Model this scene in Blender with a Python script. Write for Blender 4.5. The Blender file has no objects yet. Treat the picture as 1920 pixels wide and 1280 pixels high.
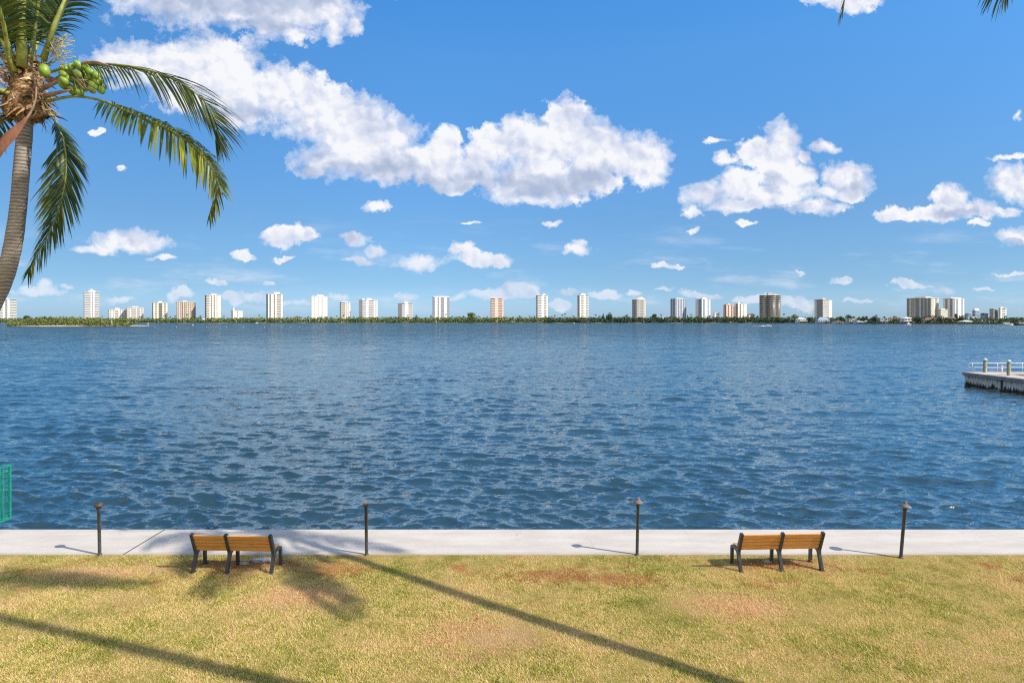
import bpy, math, random
import numpy as np
from mathutils import Vector, Matrix
R = math.radians
SC = bpy.context.scene
COL = SC.collection
F, HX, HY, CZ = 1150.0, 960.0, 600.0, 5.4      # focal length (photo px), horizon, camera height
WZ = -1.0                                       # water level

def at(px, py, Y):
    """point at depth Y seen in direction px,py"""
    return Vector(((px-HX)/F*Y, Y, CZ+(HY-py)/F*Y))
def X_(px, Y): return (px-HX)/F*Y
def gnd(px, py, z=0.0):
    Y = F*(CZ-z)/(py-HY)
    return Vector(((px-HX)/F*Y, Y, z))

# ---------------------------------------------------------------- object helpers
def tag(o, label=None, cat=None, group=None, kind=None):
    if label: o['label'] = label
    if cat: o['category'] = cat
    if group: o['group'] = group
    if kind: o['kind'] = kind
    return o
def empty(name, loc=(0,0,0), rz=0, label=None, cat=None, group=None):
    o = bpy.data.objects.new(name, None); COL.objects.link(o)
    o.location = loc; o.rotation_euler = (0, 0, rz); o.empty_display_size = .2
    return tag(o, label, cat, group)
def link(name, me, mats, parent=None):
    for m in (mats if isinstance(mats, (list, tuple)) else [mats]): me.materials.append(m)
    o = bpy.data.objects.new(name, me); COL.objects.link(o)
    if parent is not None: o.parent = parent
    return o
def copy_tree(o, parent=None):
    c = o.copy(); COL.objects.link(c); c.parent = parent
    for ch in list(o.children): copy_tree(ch, c)
    return c

class MB:
    def __init__(s): s.v = []; s.f = []; s.m = []; s.sm = []
    def add(s, vs, fs, m=0, smooth=False):
        b = len(s.v); s.v += [tuple(v) for v in vs]
        for f in fs: s.f.append(tuple(i+b for i in f)); s.m.append(m); s.sm.append(smooth)
        return s
    def box(s, x0, x1, y0, y1, z0, z1, m=0, M=None):
        vs = [Vector((x,y,z)) for x in (x0,x1) for y in (y0,y1) for z in (z0,z1)]
        if M is not None: vs = [M @ v for v in vs]
        return s.add(vs, [(0,1,3,2),(4,6,7,5),(0,4,5,1),(2,3,7,6),(0,2,6,4),(1,5,7,3)], m)
    def tube(s, pts, rad, n=8, m=0, caps=True, smooth=True):
        pts = [Vector(p) for p in pts]
        if not isinstance(rad, (list, tuple)): rad = [rad]*len(pts)
        vs = []; up = Vector((0.123, 0.9, 0.31)).normalized()
        for i, p in enumerate(pts):
            t = (pts[min(i+1, len(pts)-1)] - pts[max(i-1, 0)])
            t = t.normalized() if t.length > 1e-9 else Vector((0,0,1))
            a = up - t*up.dot(t)
            if a.length < 1e-3: a = Vector((1,0,0)) - t*t.x
            a.normalize(); up = a; b = t.cross(a)
            for k in range(n):
                an = 2*math.pi*k/n
                vs.append(p + (a*math.cos(an) + b*math.sin(an))*rad[i])
        fs = []
        for i in range(len(pts)-1):
            for k in range(n):
                k2 = (k+1) % n
                fs.append((i*n+k, i*n+k2, (i+1)*n+k2, (i+1)*n+k))
        s.add(vs, fs, m, smooth)
        if caps:
            b = len(s.v) - len(vs)
            s.f.append(tuple(b+k for k in reversed(range(n)))); s.m.append(m); s.sm.append(False)
            s.f.append(tuple(b+(len(pts)-1)*n+k for k in range(n))); s.m.append(m); s.sm.append(False)
        return s
    def lathe(s, prof, c=(0,0,0), n=20, m=0, M=None):
        vs = []
        for r, z in prof:
            for k in range(n):
                a = 2*math.pi*k/n
                v = Vector((c[0]+r*math.cos(a), c[1]+r*math.sin(a), c[2]+z))
                vs.append(M @ v if M is not None else v)
        fs = []
        for i in range(len(prof)-1):
            for k in range(n):
                k2 = (k+1) % n
                fs.append((i*n+k, i*n+k2, (i+1)*n+k2, (i+1)*n+k))
        return s.add(vs, fs, m, True)
    def build(s, name, mats, parent=None, loc=None):
        me = bpy.data.meshes.new(name)
        me.from_pydata(s.v, [], s.f); me.update()
        me.polygons.foreach_set('material_index', s.m)
        me.polygons.foreach_set('use_smooth', s.sm)
        o = link(name, me, mats, parent)
        if loc is not None: o.location = loc
        return o

def np_mesh(name, V, Fc, smooth=False, attrs=None):
    """V (n,3), Fc (m,k) all faces with k corners"""
    me = bpy.data.meshes.new(name)
    n, (m, k) = len(V), Fc.shape
    me.vertices.add(n); me.vertices.foreach_set('co', np.ascontiguousarray(V, dtype=np.float32).ravel())
    me.loops.add(m*k); me.loops.foreach_set('vertex_index', np.ascontiguousarray(Fc, dtype=np.int32).ravel())
    me.polygons.add(m)
    me.polygons.foreach_set('loop_start', np.arange(0, m*k, k, dtype=np.int32))
    me.polygons.foreach_set('use_smooth', np.full(m, smooth))
    for nm, arr in (attrs or {}).items():
        a = me.attributes.new(nm, 'FLOAT', 'POINT'); a.data.foreach_set('value', arr.astype(np.float32))
    me.update(calc_edges=True)
    return me

# ---------------------------------------------------------------- materials
class NT:
    def __init__(s, tree): s.t = tree
    def n(s, typ, **kw):
        nd = s.t.nodes.new(typ)
        for k, v in kw.items():
            if k.startswith('i_'):
                key = k[2:]
                key = int(key) if key.isdigit() else key.replace('_', ' ')
                s.put(nd.inputs[key], v)
            else: setattr(nd, k, v)
        return nd
    def put(s, inp, v):
        if isinstance(v, bpy.types.NodeSocket): s.t.links.new(v, inp)
        else: inp.default_value = v
    def m(s, op, a, b=0.5, c=None, clamp=False):
        nd = s.t.nodes.new('ShaderNodeMath'); nd.operation = op; nd.use_clamp = clamp
        s.put(nd.inputs[0], a); s.put(nd.inputs[1], b)
        if c is not None: s.put(nd.inputs[2], c)
        return nd.outputs[0]
    def vm(s, op, a, b=None, c=None):
        nd = s.t.nodes.new('ShaderNodeVectorMath'); nd.operation = op
        s.put(nd.inputs[0], a)
        if b is not None: s.put(nd.inputs[1], b)
        if c is not None: s.put(nd.inputs[2], c)
        return nd.outputs[1] if op in ('LENGTH', 'DOT_PRODUCT') else nd.outputs[0]
    def noise(s, vec, scale, detail=4, rough=.55, typ='FBM', out=0, dim='3D', dist=0):
        nd = s.t.nodes.new('ShaderNodeTexNoise'); nd.noise_dimensions = dim
        s.put(nd.inputs['Vector'], vec)
        nd.inputs['Scale'].default_value = scale; nd.inputs['Detail'].default_value = detail
        nd.inputs['Roughness'].default_value = rough; nd.inputs['Distortion'].default_value = dist
        return nd.outputs[out]
    def ramp(s, fac, stops, interp='LINEAR'):
        nd = s.t.nodes.new('ShaderNodeValToRGB'); s.put(nd.inputs[0], fac)
        nd.color_ramp.interpolation = interp
        e = nd.color_ramp.elements
        while len(e) < len(stops): e.new(.5)
        for el, (p, c) in zip(e, stops):
            el.position = p
            el.color = (c, c, c, 1) if isinstance(c, (int, float)) else (*c, 1)
        return nd.outputs[0]
    def mix(s, fac, a, b, mode='MIX'):
        nd = s.t.nodes.new('ShaderNodeMix'); nd.data_type = 'RGBA'; nd.blend_type = mode
        s.put(nd.inputs[0], fac)
        s.put(nd.inputs[6], (*a, 1) if isinstance(a, tuple) and len(a) == 3 else a)
        s.put(nd.inputs[7], (*b, 1) if isinstance(b, tuple) and len(b) == 3 else b)
        return nd.outputs[2]
    def ss(s, x, a, b):
        nd = s.t.nodes.new('ShaderNodeMapRange'); nd.interpolation_type = 'SMOOTHSTEP'
        s.put(nd.inputs[0], x); nd.inputs[1].default_value = a; nd.inputs[2].default_value = b
        return nd.outputs[0]
def new_mat(name):
    m = bpy.data.materials.new(name); m.use_nodes = True
    t = NT(m.node_tree); b = m.node_tree.nodes['Principled BSDF']
    return m, t, b
def coords(t, kind='Object'): return t.n('ShaderNodeTexCoord').outputs[kind]
def bump(t, b, h, strength=.4, dist=.02):
    nd = t.n('ShaderNodeBump', i_Strength=strength, i_Distance=dist, i_Height=h)
    t.put(b.inputs['Normal'], nd.outputs[0]); return nd
def simple(name, col, rough=.7, var=.25, scale=6, metal=0, spec=.4, bmp=0, stretch=(1,1,1), coord='Object', detail=5):
    m, t, b = new_mat(name)
    v = t.vm('MULTIPLY', coords(t, coord), stretch)
    n = t.noise(v, scale, detail, .6)
    lo = tuple(c*(1-var) for c in col); hi = tuple(min(1, c*(1+var)) for c in col)
    t.put(b.inputs['Base Color'], t.mix(t.ss(n, .3, .7), lo, hi))
    t.put(b.inputs['Roughness'], t.m('MULTIPLY_ADD', n, .25, rough-.12))
    b.inputs['Metallic'].default_value = metal
    b.inputs['Specular IOR Level'].default_value = spec
    if bmp: bump(t, b, n, bmp, .02)
    return m

M = {}
# --- lawn soil and blades share the colour field
def lawn_colour(t, P, blade):
    big = t.noise(P, .55, 4, .6)
    mid = t.noise(P, 2.6, 5, .65)
    fine = t.noise(P, 34, 3, .7)
    sm = t.noise(P, 11, 4, .65)
    w = t.m('ADD', t.m('ADD', t.m('MULTIPLY', big, .42), t.m('MULTIPLY', mid, .36)), t.m('MULTIPLY', sm, .22))
    if blade:
        rnd = t.n('ShaderNodeAttribute', attribute_name='tint').outputs['Fac']
        w = t.m('ADD', w, t.m('MULTIPLY_ADD', rnd, .26, -.13))
        c = t.ramp(w, [(.32, (.33,.40,.045)), (.41, (.58,.56,.10)), (.48, (.88,.73,.25)), (.55, (.98,.78,.40)), (.70, (.98,.67,.40))])
    else:
        w = t.m('ADD', w, t.m('MULTIPLY_ADD', fine, .22, -.11))
        c = t.ramp(w, [(.30, (.10,.11,.02)), (.42, (.24,.21,.045)), (.52, (.44,.33,.10)), (.70, (.54,.35,.16))])
    # rusty bare patches, mostly in a band near the path
    red = t.noise(t.vm('ADD', P, (31, 7, 0)), 1.15, 5, .7)
    sep = t.n('ShaderNodeSeparateXYZ', i_0=P)
    band = t.ss(sep.outputs[1], 11.0, 13.4)
    rm = t.m('MULTIPLY', t.ss(red, .54, .68), t.m('MULTIPLY_ADD', band, .6, .12))
    c = t.mix(rm, c, (.58,.24,.08) if blade else (.44,.16,.06))
    def spot(cx, cy, rx, ry):
        q = t.vm('LENGTH', t.vm('MULTIPLY', t.vm('SUBTRACT', P, (cx, cy, 0)), (1/rx, 1/ry, 0)))
        return t.ss(t.m('ADD', q, t.m('MULTIPLY_ADD', mid, 3.0, -1.5)), 1.2, .3)
    for cx, cy, rx, ry in [(-5.9, 13.55, 1.5, .42), (5.8, 13.55, 1.5, .30), (-3.9, 13.3, .9, .5), (.9, 13.0, 1.3, .4), (2.3, 12.8, .9, .35), (11.3, 12.6, 1.0, .5)]:
        c = t.mix(t.m('MULTIPLY', spot(cx, cy, rx, ry), .55), c, (.62,.27,.11) if blade else (.48,.19,.08))
    for cx, cy, rx, ry in [(-.5, 10.5, 1.3, .8), (-8.7, 13.2, 1.6, .45), (4.2, 11.6, 1.2, .6), (-4.2, 12.0, 1.0, .6)]:
        c = t.mix(t.m('MULTIPLY', spot(cx, cy, rx, ry), .62), c, (.99,.62,.36) if blade else (.66,.42,.24))
    return c
m, t, b = new_mat('lawn_soil'); P = coords(t)
t.put(b.inputs['Base Color'], lawn_colour(t, P, False)); b.inputs['Roughness'].default_value = .95
b.inputs['Specular IOR Level'].default_value = .1
bump(t, b, t.noise(P, 40, 5, .7), .9, .03); M['soil'] = m
m, t, b = new_mat('grass_blades'); P = coords(t)
c = lawn_colour(t, P, True)
t.put(b.inputs['Base Color'], c); b.inputs['Roughness'].default_value = .7; b.inputs['Specular IOR Level'].default_value = .15
tr = t.n('ShaderNodeBsdfTranslucent'); t.put(tr.inputs[0], c)
mx = t.n('ShaderNodeMixShader', i_0=.35); t.put(mx.inputs[1], b.outputs[0]); t.put(mx.inputs[2], tr.outputs[0])
t.put(t.t.nodes['Material Output'].inputs[0], mx.outputs[0]); M['blade'] = m

# --- concrete path
m, t, b = new_mat('path_concrete'); P = coords(t)
n1 = t.noise(t.vm('MULTIPLY', P, (.5, 1.6, 1)), 1.3, 6, .65); n2 = t.noise(P, 40, 4, .7)
c = t.mix(t.ss(n1, .3, .72), (.62,.55,.475), (.76,.69,.605))
c = t.mix(t.m('MULTIPLY', n2, .22), c, (.52,.48,.43))
st = t.noise(t.vm('MULTIPLY', P, (3.2, .5, 1)), 1.0, 5, .7)
c = t.mix(t.m('MULTIPLY', t.ss(st, .55, .75), .35), c, (.62,.57,.52))
sy = t.n('ShaderNodeSeparateXYZ', i_0=P).outputs[1]
edge = t.ss(t.m('ADD', sy, t.m('MULTIPLY_ADD', n1, .3, -.15)), 14.32, 14.08)
c = t.mix(t.m('MULTIPLY', edge, .55), c, (.42,.33,.24))
pw = t.vm('ADD', P, t.vm('MULTIPLY', t.noise(P, 1.6, 4, .7, out=1), (.7,.7,.7)))
vo = t.n('ShaderNodeTexVoronoi', feature='DISTANCE_TO_EDGE', i_Vector=pw, i_Scale=.42)
crk = t.m('MULTIPLY', t.ss(vo.outputs['Distance'], .006, .001), t.ss(t.noise(P, .6, 2), .5, .62))
c = t.mix(t.m('MULTIPLY', crk, .45), c, (.25,.22,.19))
blot = t.noise(t.vm('ADD', P, (9, 4, 0)), 5.5, 5, .75)
c = t.mix(t.m('MULTIPLY', t.ss(blot, .60, .72), .22), c, (.36,.32,.28))
t.put(b.inputs['Base Color'], c); b.inputs['Roughness'].default_value = .85; b.inputs['Specular IOR Level'].default_value = .2
bump(t, b, n2, .25, .006); M['path'] = m
M['seawall'] = simple('seawall_concrete', (.36,.35,.32), .85, .3, 2.5, stretch=(1,1,.4), bmp=.3)
M['joint'] = simple('joint_filler', (.06,.055,.05), .9, .2, 20)
M['iron'] = simple('bench_iron', (.040,.045,.050), .42, .35, 14, spec=.5, bmp=.08)
M['post'] = simple('lamp_post_metal', (.060,.062,.060), .5, .35, 12, spec=.5)
M['cap_brown'] = simple('lamp_cap_bronze', (.085,.065,.052), .55, .35, 14)
M['cap_tan'] = simple('lamp_cap_weathered', (.22,.18,.145), .6, .3, 16)
M['cap_pale'] = simple('lamp_cap_pale', (.55,.50,.44), .6, .25, 16)
M['green'] = simple('green_paint', (.012,.30,.19), .45, .2, 8)
M['stone'] = simple('pale_stone', (.50,.46,.43), .85, .25, 9, bmp=.3)
# timber slats: grain along x
m, t, b = new_mat('bench_timber'); P = coords(t)
g = t.noise(t.vm('MULTIPLY', P, (1.6, 40, 40)), 2.2, 5, .65); g2 = t.noise(P, 3, 2)
c = t.ramp(t.m('ADD', t.m('MULTIPLY', g, .8), t.m('MULTIPLY', g2, .2)), [(.3, (.44,.165,.028)), (.5, (.74,.34,.080)), (.7, (.86,.45,.14))])
t.put(b.inputs['Base Color'], c); b.inputs['Roughness'].default_value = .55; bump(t, b, g, .15, .003); M['timber'] = m

# --- palm
m, t, b = new_mat('palm_bark'); P = coords(t); 
zz = t.n('ShaderNodeSeparateXYZ', i_0=P).outputs[2]
wob = t.noise(P, 2.5, 3)
ring = t.m('SINE', t.m('ADD', t.m('MULTIPLY', zz, 105), t.m('MULTIPLY', wob, 9)))
fib = t.noise(t.vm('MULTIPLY', P, (6, 6, 34)), 1.6, 5, .7)
hh = t.m('ADD', t.m('MULTIPLY_ADD', ring, .13, .55), t.m('MULTIPLY_ADD', fib, .9, -.45))
c = t.ramp(hh, [(.2, (.07,.054,.042)), (.42, (.24,.20,.165)), (.62, (.42,.36,.31)), (.85, (.60,.53,.47))])
t.put(b.inputs['Base Color'], c); b.inputs['Roughness'].default_value = .9; bump(t, b, hh, .8, .03); M['bark'] = m
def leafmat(name, stops, trans=.28, rough=.42):
    m, t, b = new_mat(name)
    a = t.n('ShaderNodeAttribute', attribute_name='tint').outputs['Fac']
    n = t.noise(coords(t), 5, 3)
    c = t.ramp(t.m('ADD', a, t.m('MULTIPLY_ADD', n, .3, -.15)), stops)
    t.put(b.inputs['Base Color'], c); b.inputs['Roughness'].default_value = rough
    b.inputs['Specular IOR Level'].default_value = .45
    tr = t.n('ShaderNodeBsdfTranslucent'); t.put(tr.inputs[0], t.mix(.4, c, (.35,.42,.04)))
    mx = t.n('ShaderNodeMixShader', i_0=trans); t.put(mx.inputs[1], b.outputs[0]); t.put(mx.inputs[2], tr.outputs[0])
    t.put(t.t.nodes['Material Output'].inputs[0], mx.outputs[0]); M[name] = m
leafmat('leaf', [(0, (.028,.055,.020)), (.45, (.055,.10,.028)), (.72, (.14,.19,.035)), (.88, (.42,.40,.07)), (1, (.50,.36,.12))])
leafmat('leaf_yellow', [(0, (.05,.09,.025)), (.35, (.16,.22,.035)), (.6, (.55,.58,.06)), (.85, (.72,.66,.12)), (1, (.6,.38,.12))], .35)
M['stalk'] = simple('frond_stalk', (.27,.30,.075), .5, .4, 7)
M['stalk_dry'] = simple('dry_stalk', (.36,.25,.17), .8, .35, 9)
M['spathe'] = simple('dry_spathe', (.30,.13,.085), .8, .4, 5, stretch=(1,1,.3))
M['fibre'] = simple('palm_fibre', (.36,.215,.11), .95, .6, 14, spec=.1, bmp=.6)
M['fibre_pale'] = simple('palm_fibre_pale', (.62,.42,.26), .9, .45, 9, spec=.1)
M['fibre_dark'] = simple('palm_fibre_dark', (.085,.055,.03), .95, .6, 14, spec=.1)
M['coconut'] = simple('coconut_green', (.23,.34,.045), .4, .4, 5, spec=.45)
M['flower'] = simple('palm_flower', (.62,.50,.16), .7, .4, 10)

# --- far things
def wallmat(name, col): M[name] = simple(name, col, .8, .07, .08, spec=.2)
wallmat('wall_white', (.86,.83,.78)); wallmat('wall_cream', (.86,.77,.62)); wallmat('wall_tan', (.72,.61,.50))
wallmat('wall_pink', (.86,.62,.52)); wallmat('wall_grey', (.66,.62,.56)); wallmat('wall_pale', (.90,.83,.75))
wallmat('wall_blue', (.60,.66,.72))
M['glass_dark'] = simple('glass_dark', (.09,.10,.12), .3, .3, .3, spec=.5)
M['glass_brown'] = simple('glass_brown', (.16,.11,.085), .4, .3, .3)
M['glass_blue'] = simple('glass_blue', (.14,.25,.40), .25, .25, .3, spec=.6)
M['glass_mid'] = simple('glass_mid', (.24,.26,.30), .35, .25, .3)  # lightened blue-grey: distance haze put into the glass colour
M['roof_tile'] = simple('roof_tile', (.22,.13,.10), .85, .3, .8)
M['roof_white'] = simple('roof_white', (.72,.74,.74), .7, .1, .5)
M['roof_blue'] = simple('roof_blue', (.34,.44,.56), .6, .1, .5)
M['roof_red'] = simple('roof_red', (.42,.20,.13), .8, .2, .5)
M['sand'] = simple('beach_sand', (.55,.46,.34), .95, .25, .12)
M['shore_soil'] = simple('shore_soil', (.07,.085,.04), .95, .4, .05)
M['white_paint'] = simple('white_paint', (.82,.82,.80), .4, .08, 3)
M['hull_dark'] = simple('hull_dark', (.03,.04,.06), .3, .2, 1)
M['foam'] = simple('wake_foam', (.85,.88,.90), .8, .1, 2)
def crownmat(name, lo, mid, hi, sc=.12):
    m, t, b = new_mat(name); g = t.n('ShaderNodeNewGeometry')
    n = t.noise(g.outputs['Position'], sc, 4, .7)
    r = t.n('ShaderNodeAttribute', attribute_name='tint').outputs['Fac']
    c = t.ramp(t.m('ADD', t.m('MULTIPLY', n, .6), t.m('MULTIPLY', r, .4)), [(.25, lo), (.5, mid), (.75, hi)])
    t.put(b.inputs['Base Color'], c); b.inputs['Roughness'].default_value = .8; b.inputs['Specular IOR Level'].default_value = .15
    M[name] = m
crownmat('mangrove', (.06,.10,.04), (.15,.21,.06), (.30,.33,.10), .045)
crownmat('mangrove_dark', (.04,.07,.045), (.08,.125,.065), (.15,.19,.085), .045)
crownmat('island_bush', (.05,.08,.025), (.15,.185,.045), (.30,.29,.10), .07)
crownmat('far_tree', (.03,.055,.04), (.06,.10,.06), (.11,.16,.07), .1)
M['trunk_far'] = simple('trunk_far', (.16,.13,.11), .9, .2, 1)

# --- pier
m, t, b = new_mat('pier_panel'); P = coords(t)
z = t.n('ShaderNodeSeparateXYZ', i_0=P).outputs[2]
streak = t.noise(t.vm('MULTIPLY', P, (3.0, 3.0, .35)), 1.6, 5, .75)
n = t.noise(P, 3, 5, .7)
c = t.mix(t.ss(n, .35, .65), (.62,.60,.53), (.80,.78,.70))
c = t.mix(t.m('MULTIPLY', t.ss(t.m('ADD', z, t.m('MULTIPLY', n, .5)), -.35, .25), t.ss(streak, .4, .62)), c, (.42,.38,.16))
low = t.ss(t.m('ADD', z, t.m('MULTIPLY_ADD', streak, 1.9, -.95)), -.62, -.80)
c = t.mix(low, c, (.035,.038,.032))
t.put(b.inputs['Base Color'], c); b.inputs['Roughness'].default_value = .9; bump(t, b, streak, .4, .05); M['pier_panel'] = m
M['pier_beam'] = simple('pier_beam', (.34,.35,.41), .8, .25, 1.5, bmp=.2)
M['pier_deck'] = simple('pier_deck', (.58,.50,.43), .85, .2, 1.2)
M['piling'] = simple('piling_timber', (.34,.34,.23), .85, .35, 4, stretch=(1,1,.3), bmp=.3)
M['alu'] = simple('rail_aluminium', (.75,.77,.80), .35, .08, 4, metal=.3)

# --- water
m, t, b = new_mat('lagoon_water'); P = coords(t)
# low swells + ripples, stretched along the crests (x)
rot = t.n('ShaderNodeVectorRotate', rotation_type='Z_AXIS', i_Vector=P, i_Angle=R(-12)).outputs[0]
dist = t.vm('LENGTH', P)
far = t.ss(dist, 70, 420)
gust = t.noise(t.vm('MULTIPLY', P, (.35, 1, 1)), .022, 3, .6)
far2 = t.ss(dist, 250, 900)
gn = t.n('ShaderNodeNewGeometry').outputs['Normal']
def slope(vec, sc, det, amt, rough=.6, dist_=0):
    c_ = t.noise(vec, sc, det, rough, out=1, dist=dist_)
    v_ = t.vm('MULTIPLY', t.vm('SUBTRACT', c_, (.5,.5,.5)), (.50, 1.45, 0))
    sc_ = t.n('ShaderNodeVectorMath', operation='SCALE'); t.put(sc_.inputs[0], v_); t.put(sc_.inputs['Scale'], amt)
    return sc_.outputs[0]
Pr = t.vm('MULTIPLY', rot, (.75, 2.0, 1))
gk = t.m('MULTIPLY_ADD', gust, 1.2, .4)
sl = slope(Pr, 7.0, 3, t.m('MULTIPLY', t.m('MULTIPLY_ADD', far, 1.3, .75), gk), .6, .5)
sl = t.vm('ADD', sl, slope(t.vm('MULTIPLY', P, (.75, 2.0, 1)), 1.7, 3, t.m('MULTIPLY', t.m('MULTIPLY_ADD', far, 3.0, .7), gk), .6, .4))
sl = t.vm('ADD', sl, slope(t.vm('MULTIPLY', rot, (.9, 1.8, 1)), 21.0, 2, t.m('MULTIPLY_ADD', far, -.5, .55), .6, .3))
sl = t.vm('ADD', sl, slope(t.vm('MULTIPLY', P, (.35, 1.6, 1)), .42, 3, t.m('MULTIPLY', far, 2.4), .65, .3))
sl = t.vm('ADD', sl, slope(t.vm('MULTIPLY', P, (.6, 1, 1)), .16, 4, t.m('MULTIPLY', far2, 4.0), .7))
# wind waves run at this shore: their steep faces lean this way
sk = t.n('ShaderNodeVectorMath', operation='SCALE'); sk.inputs[0].default_value = (0, -1, 0); gA = t.noise(t.vm('MULTIPLY', rot, (.35, 1.5, 1)), .85, 3, .6); gB = t.noise(t.vm('MULTIPLY', P, (.30, 1.3, 1)), .16, 3, .6)
gm = t.m('ADD', t.ss(gA, .40, .60), t.ss(gB, .38, .62))
t.put(sk.inputs['Scale'], t.m('MULTIPLY', t.ss(dist, 22, 420), t.m('MULTIPLY_ADD', gm, .34, .06)))
wn_ = t.vm('NORMALIZE', t.vm('ADD', t.vm('ADD', gn, sl), sk.outputs[0]))
lw = t.n('ShaderNodeLayerWeight', i_Blend=.5, i_Normal=wn_)
fac = t.m('MINIMUM', t.m('MULTIPLY_ADD', t.m('POWER', lw.outputs['Facing'], 2.7), 1.0, .02), .72)
gl = t.n('ShaderNodeBsdfGlossy', i_Normal=wn_, i_Color=(.94, .98, .92, 1)); t.put(gl.inputs['Roughness'], t.m('MULTIPLY_ADD', far, .08, .06))
df = t.n('ShaderNodeBsdfDiffuse', i_Normal=wn_); t.put(df.inputs['Color'], t.mix(t.ss(gust, .35, .65), (.026,.066,.096), (.036,.086,.122)))
mx = t.n('ShaderNodeMixShader'); t.put(mx.inputs[0], fac); t.put(mx.inputs[1], df.outputs[0]); t.put(mx.inputs[2], gl.outputs[0])
t.put(t.t.nodes['Material Output'].inputs[0], mx.outputs[0])
M['water'] = m

# ---------------------------------------------------------------- camera
cam = bpy.data.cameras.new('camera'); co = bpy.data.objects.new('camera', cam); COL.objects.link(co)
co.location = (0, 0, CZ); co.rotation_euler = (R(90), 0, 0)
cam.sensor_width = 36; cam.lens = 36*F/1920; cam.shift_y = -40/1920
cam.clip_start = .1; cam.clip_end = 30000
SC.camera = co

# ---------------------------------------------------------------- light
sd = Vector((1.128, -.456, 1.0)).normalized()       # towards the sun
el = math.asin(sd.z); az = math.atan2(sd.x, sd.y)
L = bpy.data.lights.new('sun', 'SUN'); L.energy = 4.75; L.angle = R(.53); L.color = (1, .94, .84)
lo = bpy.data.objects.new('sun', L); COL.objects.link(lo)
lo.rotation_euler = sd.to_track_quat('Z', 'Y').to_euler(); lo.location = (20, -10, 30)

W = bpy.data.worlds.new('World'); SC.world = W; W.use_nodes = True
t = NT(W.node_tree); bg = W.node_tree.nodes['Background']; STR = .1
bg.inputs['Strength'].default_value = STR
sky = t.n('ShaderNodeTexSky', sky_type='NISHITA', sun_disc=False, sun_elevation=el, sun_rotation=az,
          altitude=0, air_density=1.0, dust_density=.6, ozone_density=2.0)
D = coords(t, 'Generated')
sx = t.n('ShaderNodeSeparateXYZ', i_0=D)
hz = t.m('MAXIMUM', sx.outputs[1], .03)
u = t.m('DIVIDE', sx.outputs[0], hz); v = t.m('DIVIDE', sx.outputs[2], hz)
base = t.n('ShaderNodeCombineXYZ', i_0=u, i_1=v, i_2=0.0).outputs[0]
vz = t.m('MAXIMUM', sx.outputs[2], 0.0)
TK = 2.5
tint = t.ramp(vz, [(p_, tuple(c/TK for c in q)) for p_, q in [(0, (.92,1.42,2.35)), (.013, (.84,1.30,2.2)), (.056, (.66,1.02,1.60)), (.087, (.64,.99,1.45)), (.155, (.68,1.07,1.46)), (.39, (.76,1.60,2.19)), (.453, (.68,1.66,2.38)), (.62, (.75,1.5,2.1)), (1, (.95,1.4,1.75))]])
tint = t.vm('MULTIPLY', tint, (TK, TK, TK))
skyc = t.vm('MULTIPLY', sky.outputs[0], tint)
dim = t.m('SUBTRACT', 1.0, t.m('ADD', t.m('MULTIPLY', t.ss(sx.outputs[0], -.05, -.64), .24), t.m('MULTIPLY', t.ss(sx.outputs[0], .1, .64), .07)))
skyc = t.vm('SCALE', skyc); t.put(skyc.node.inputs['Scale'], dim)
# cloud billows: blobs given as photo-plane directions (x, y, rx, ry)
CL = [(215,112,48,25),(290,112,90,42),(380,138,100,62),(455,180,70,50),(540,172,66,50),(600,212,66,55),(668,250,76,60),(730,252,50,45),
(620,300,58,33),(700,302,100,40),(800,302,70,34),(832,272,26,28),(865,322,110,34),(932,284,58,40),(1002,272,70,48),(1068,240,48,48),
(1112,272,58,50),(1005,338,108,40),(1165,292,60,38),(1222,300,38,42),(1226,332,36,14),(1075,342,70,26),(845,354,30,13),(598,326,32,12),
(1000,370,40,12),
(440,-20,190,68),(520,20,105,44),(610,5,70,38),(330,-8,90,32),(628,52,18,16),(668,42,16,15),
(1408,290,34,24),(1472,272,32,34),(1452,318,42,26),(1545,277,28,12),(1594,340,46,33),(1383,345,30,28),(1330,366,42,22),
(1465,368,58,22),(1385,388,55,13),(1425,374,34,16),(1528,394,50,12),(1570,370,34,13),(1500,335,28,20),(1510,300,14,14),(1300,394,17,9),(1360,298,13,11),(1340,262,22,5),
(1675,403,42,12),(1782,372,36,26),(1750,400,60,15),(1825,395,40,15),(1900,340,42,30),(1903,291,38,5),(1912,440,36,18),(1880,394,26,7),
(1918,212,8,8),(1575,0,65,16),(1590,15,40,12),
(240,452,64,20),(180,466,38,8),(290,455,18,14),(535,445,46,14),(663,448,27,12),(705,390,19,9),(453,474,18,7),(707,470,19,11),(675,487,34,7),
(795,488,42,13),(868,472,24,12),(900,485,52,12),(1038,420,17,5),(1085,470,34,10),(1092,460,14,9),(1245,500,22,5),(1398,423,18,4),(1300,431,9,4),
(1577,522,16,7),(1700,535,34,7),(70,547,44,8),(90,535,18,11),(400,527,16,6),(500,522,12,4),(225,555,22,7),(340,553,22,10),(130,535,12,5),
(440,556,28,8),(475,550,24,10),(960,542,36,13),(915,552,34,7),(1060,545,15,6),(1135,550,27,9),(1190,547,14,5),(1250,545,12,4),(1310,552,30,6),
(1410,553,28,7),(1495,565,34,10),(1780,543,14,5),(1890,514,28,3),(1615,568,30,4),(855,555,24,6),(770,555,24,7),(1045,573,20,9),(985,554,16,8),
(178,240,16,6),(225,320,10,3),(310,482,20,5),(525,480,18,4),(1850,545,20,4),(560,565,26,6),
(640,560,16,7),(1835,420,18,4),(1500,510,10,2),(880,425,14,3)]
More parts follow.
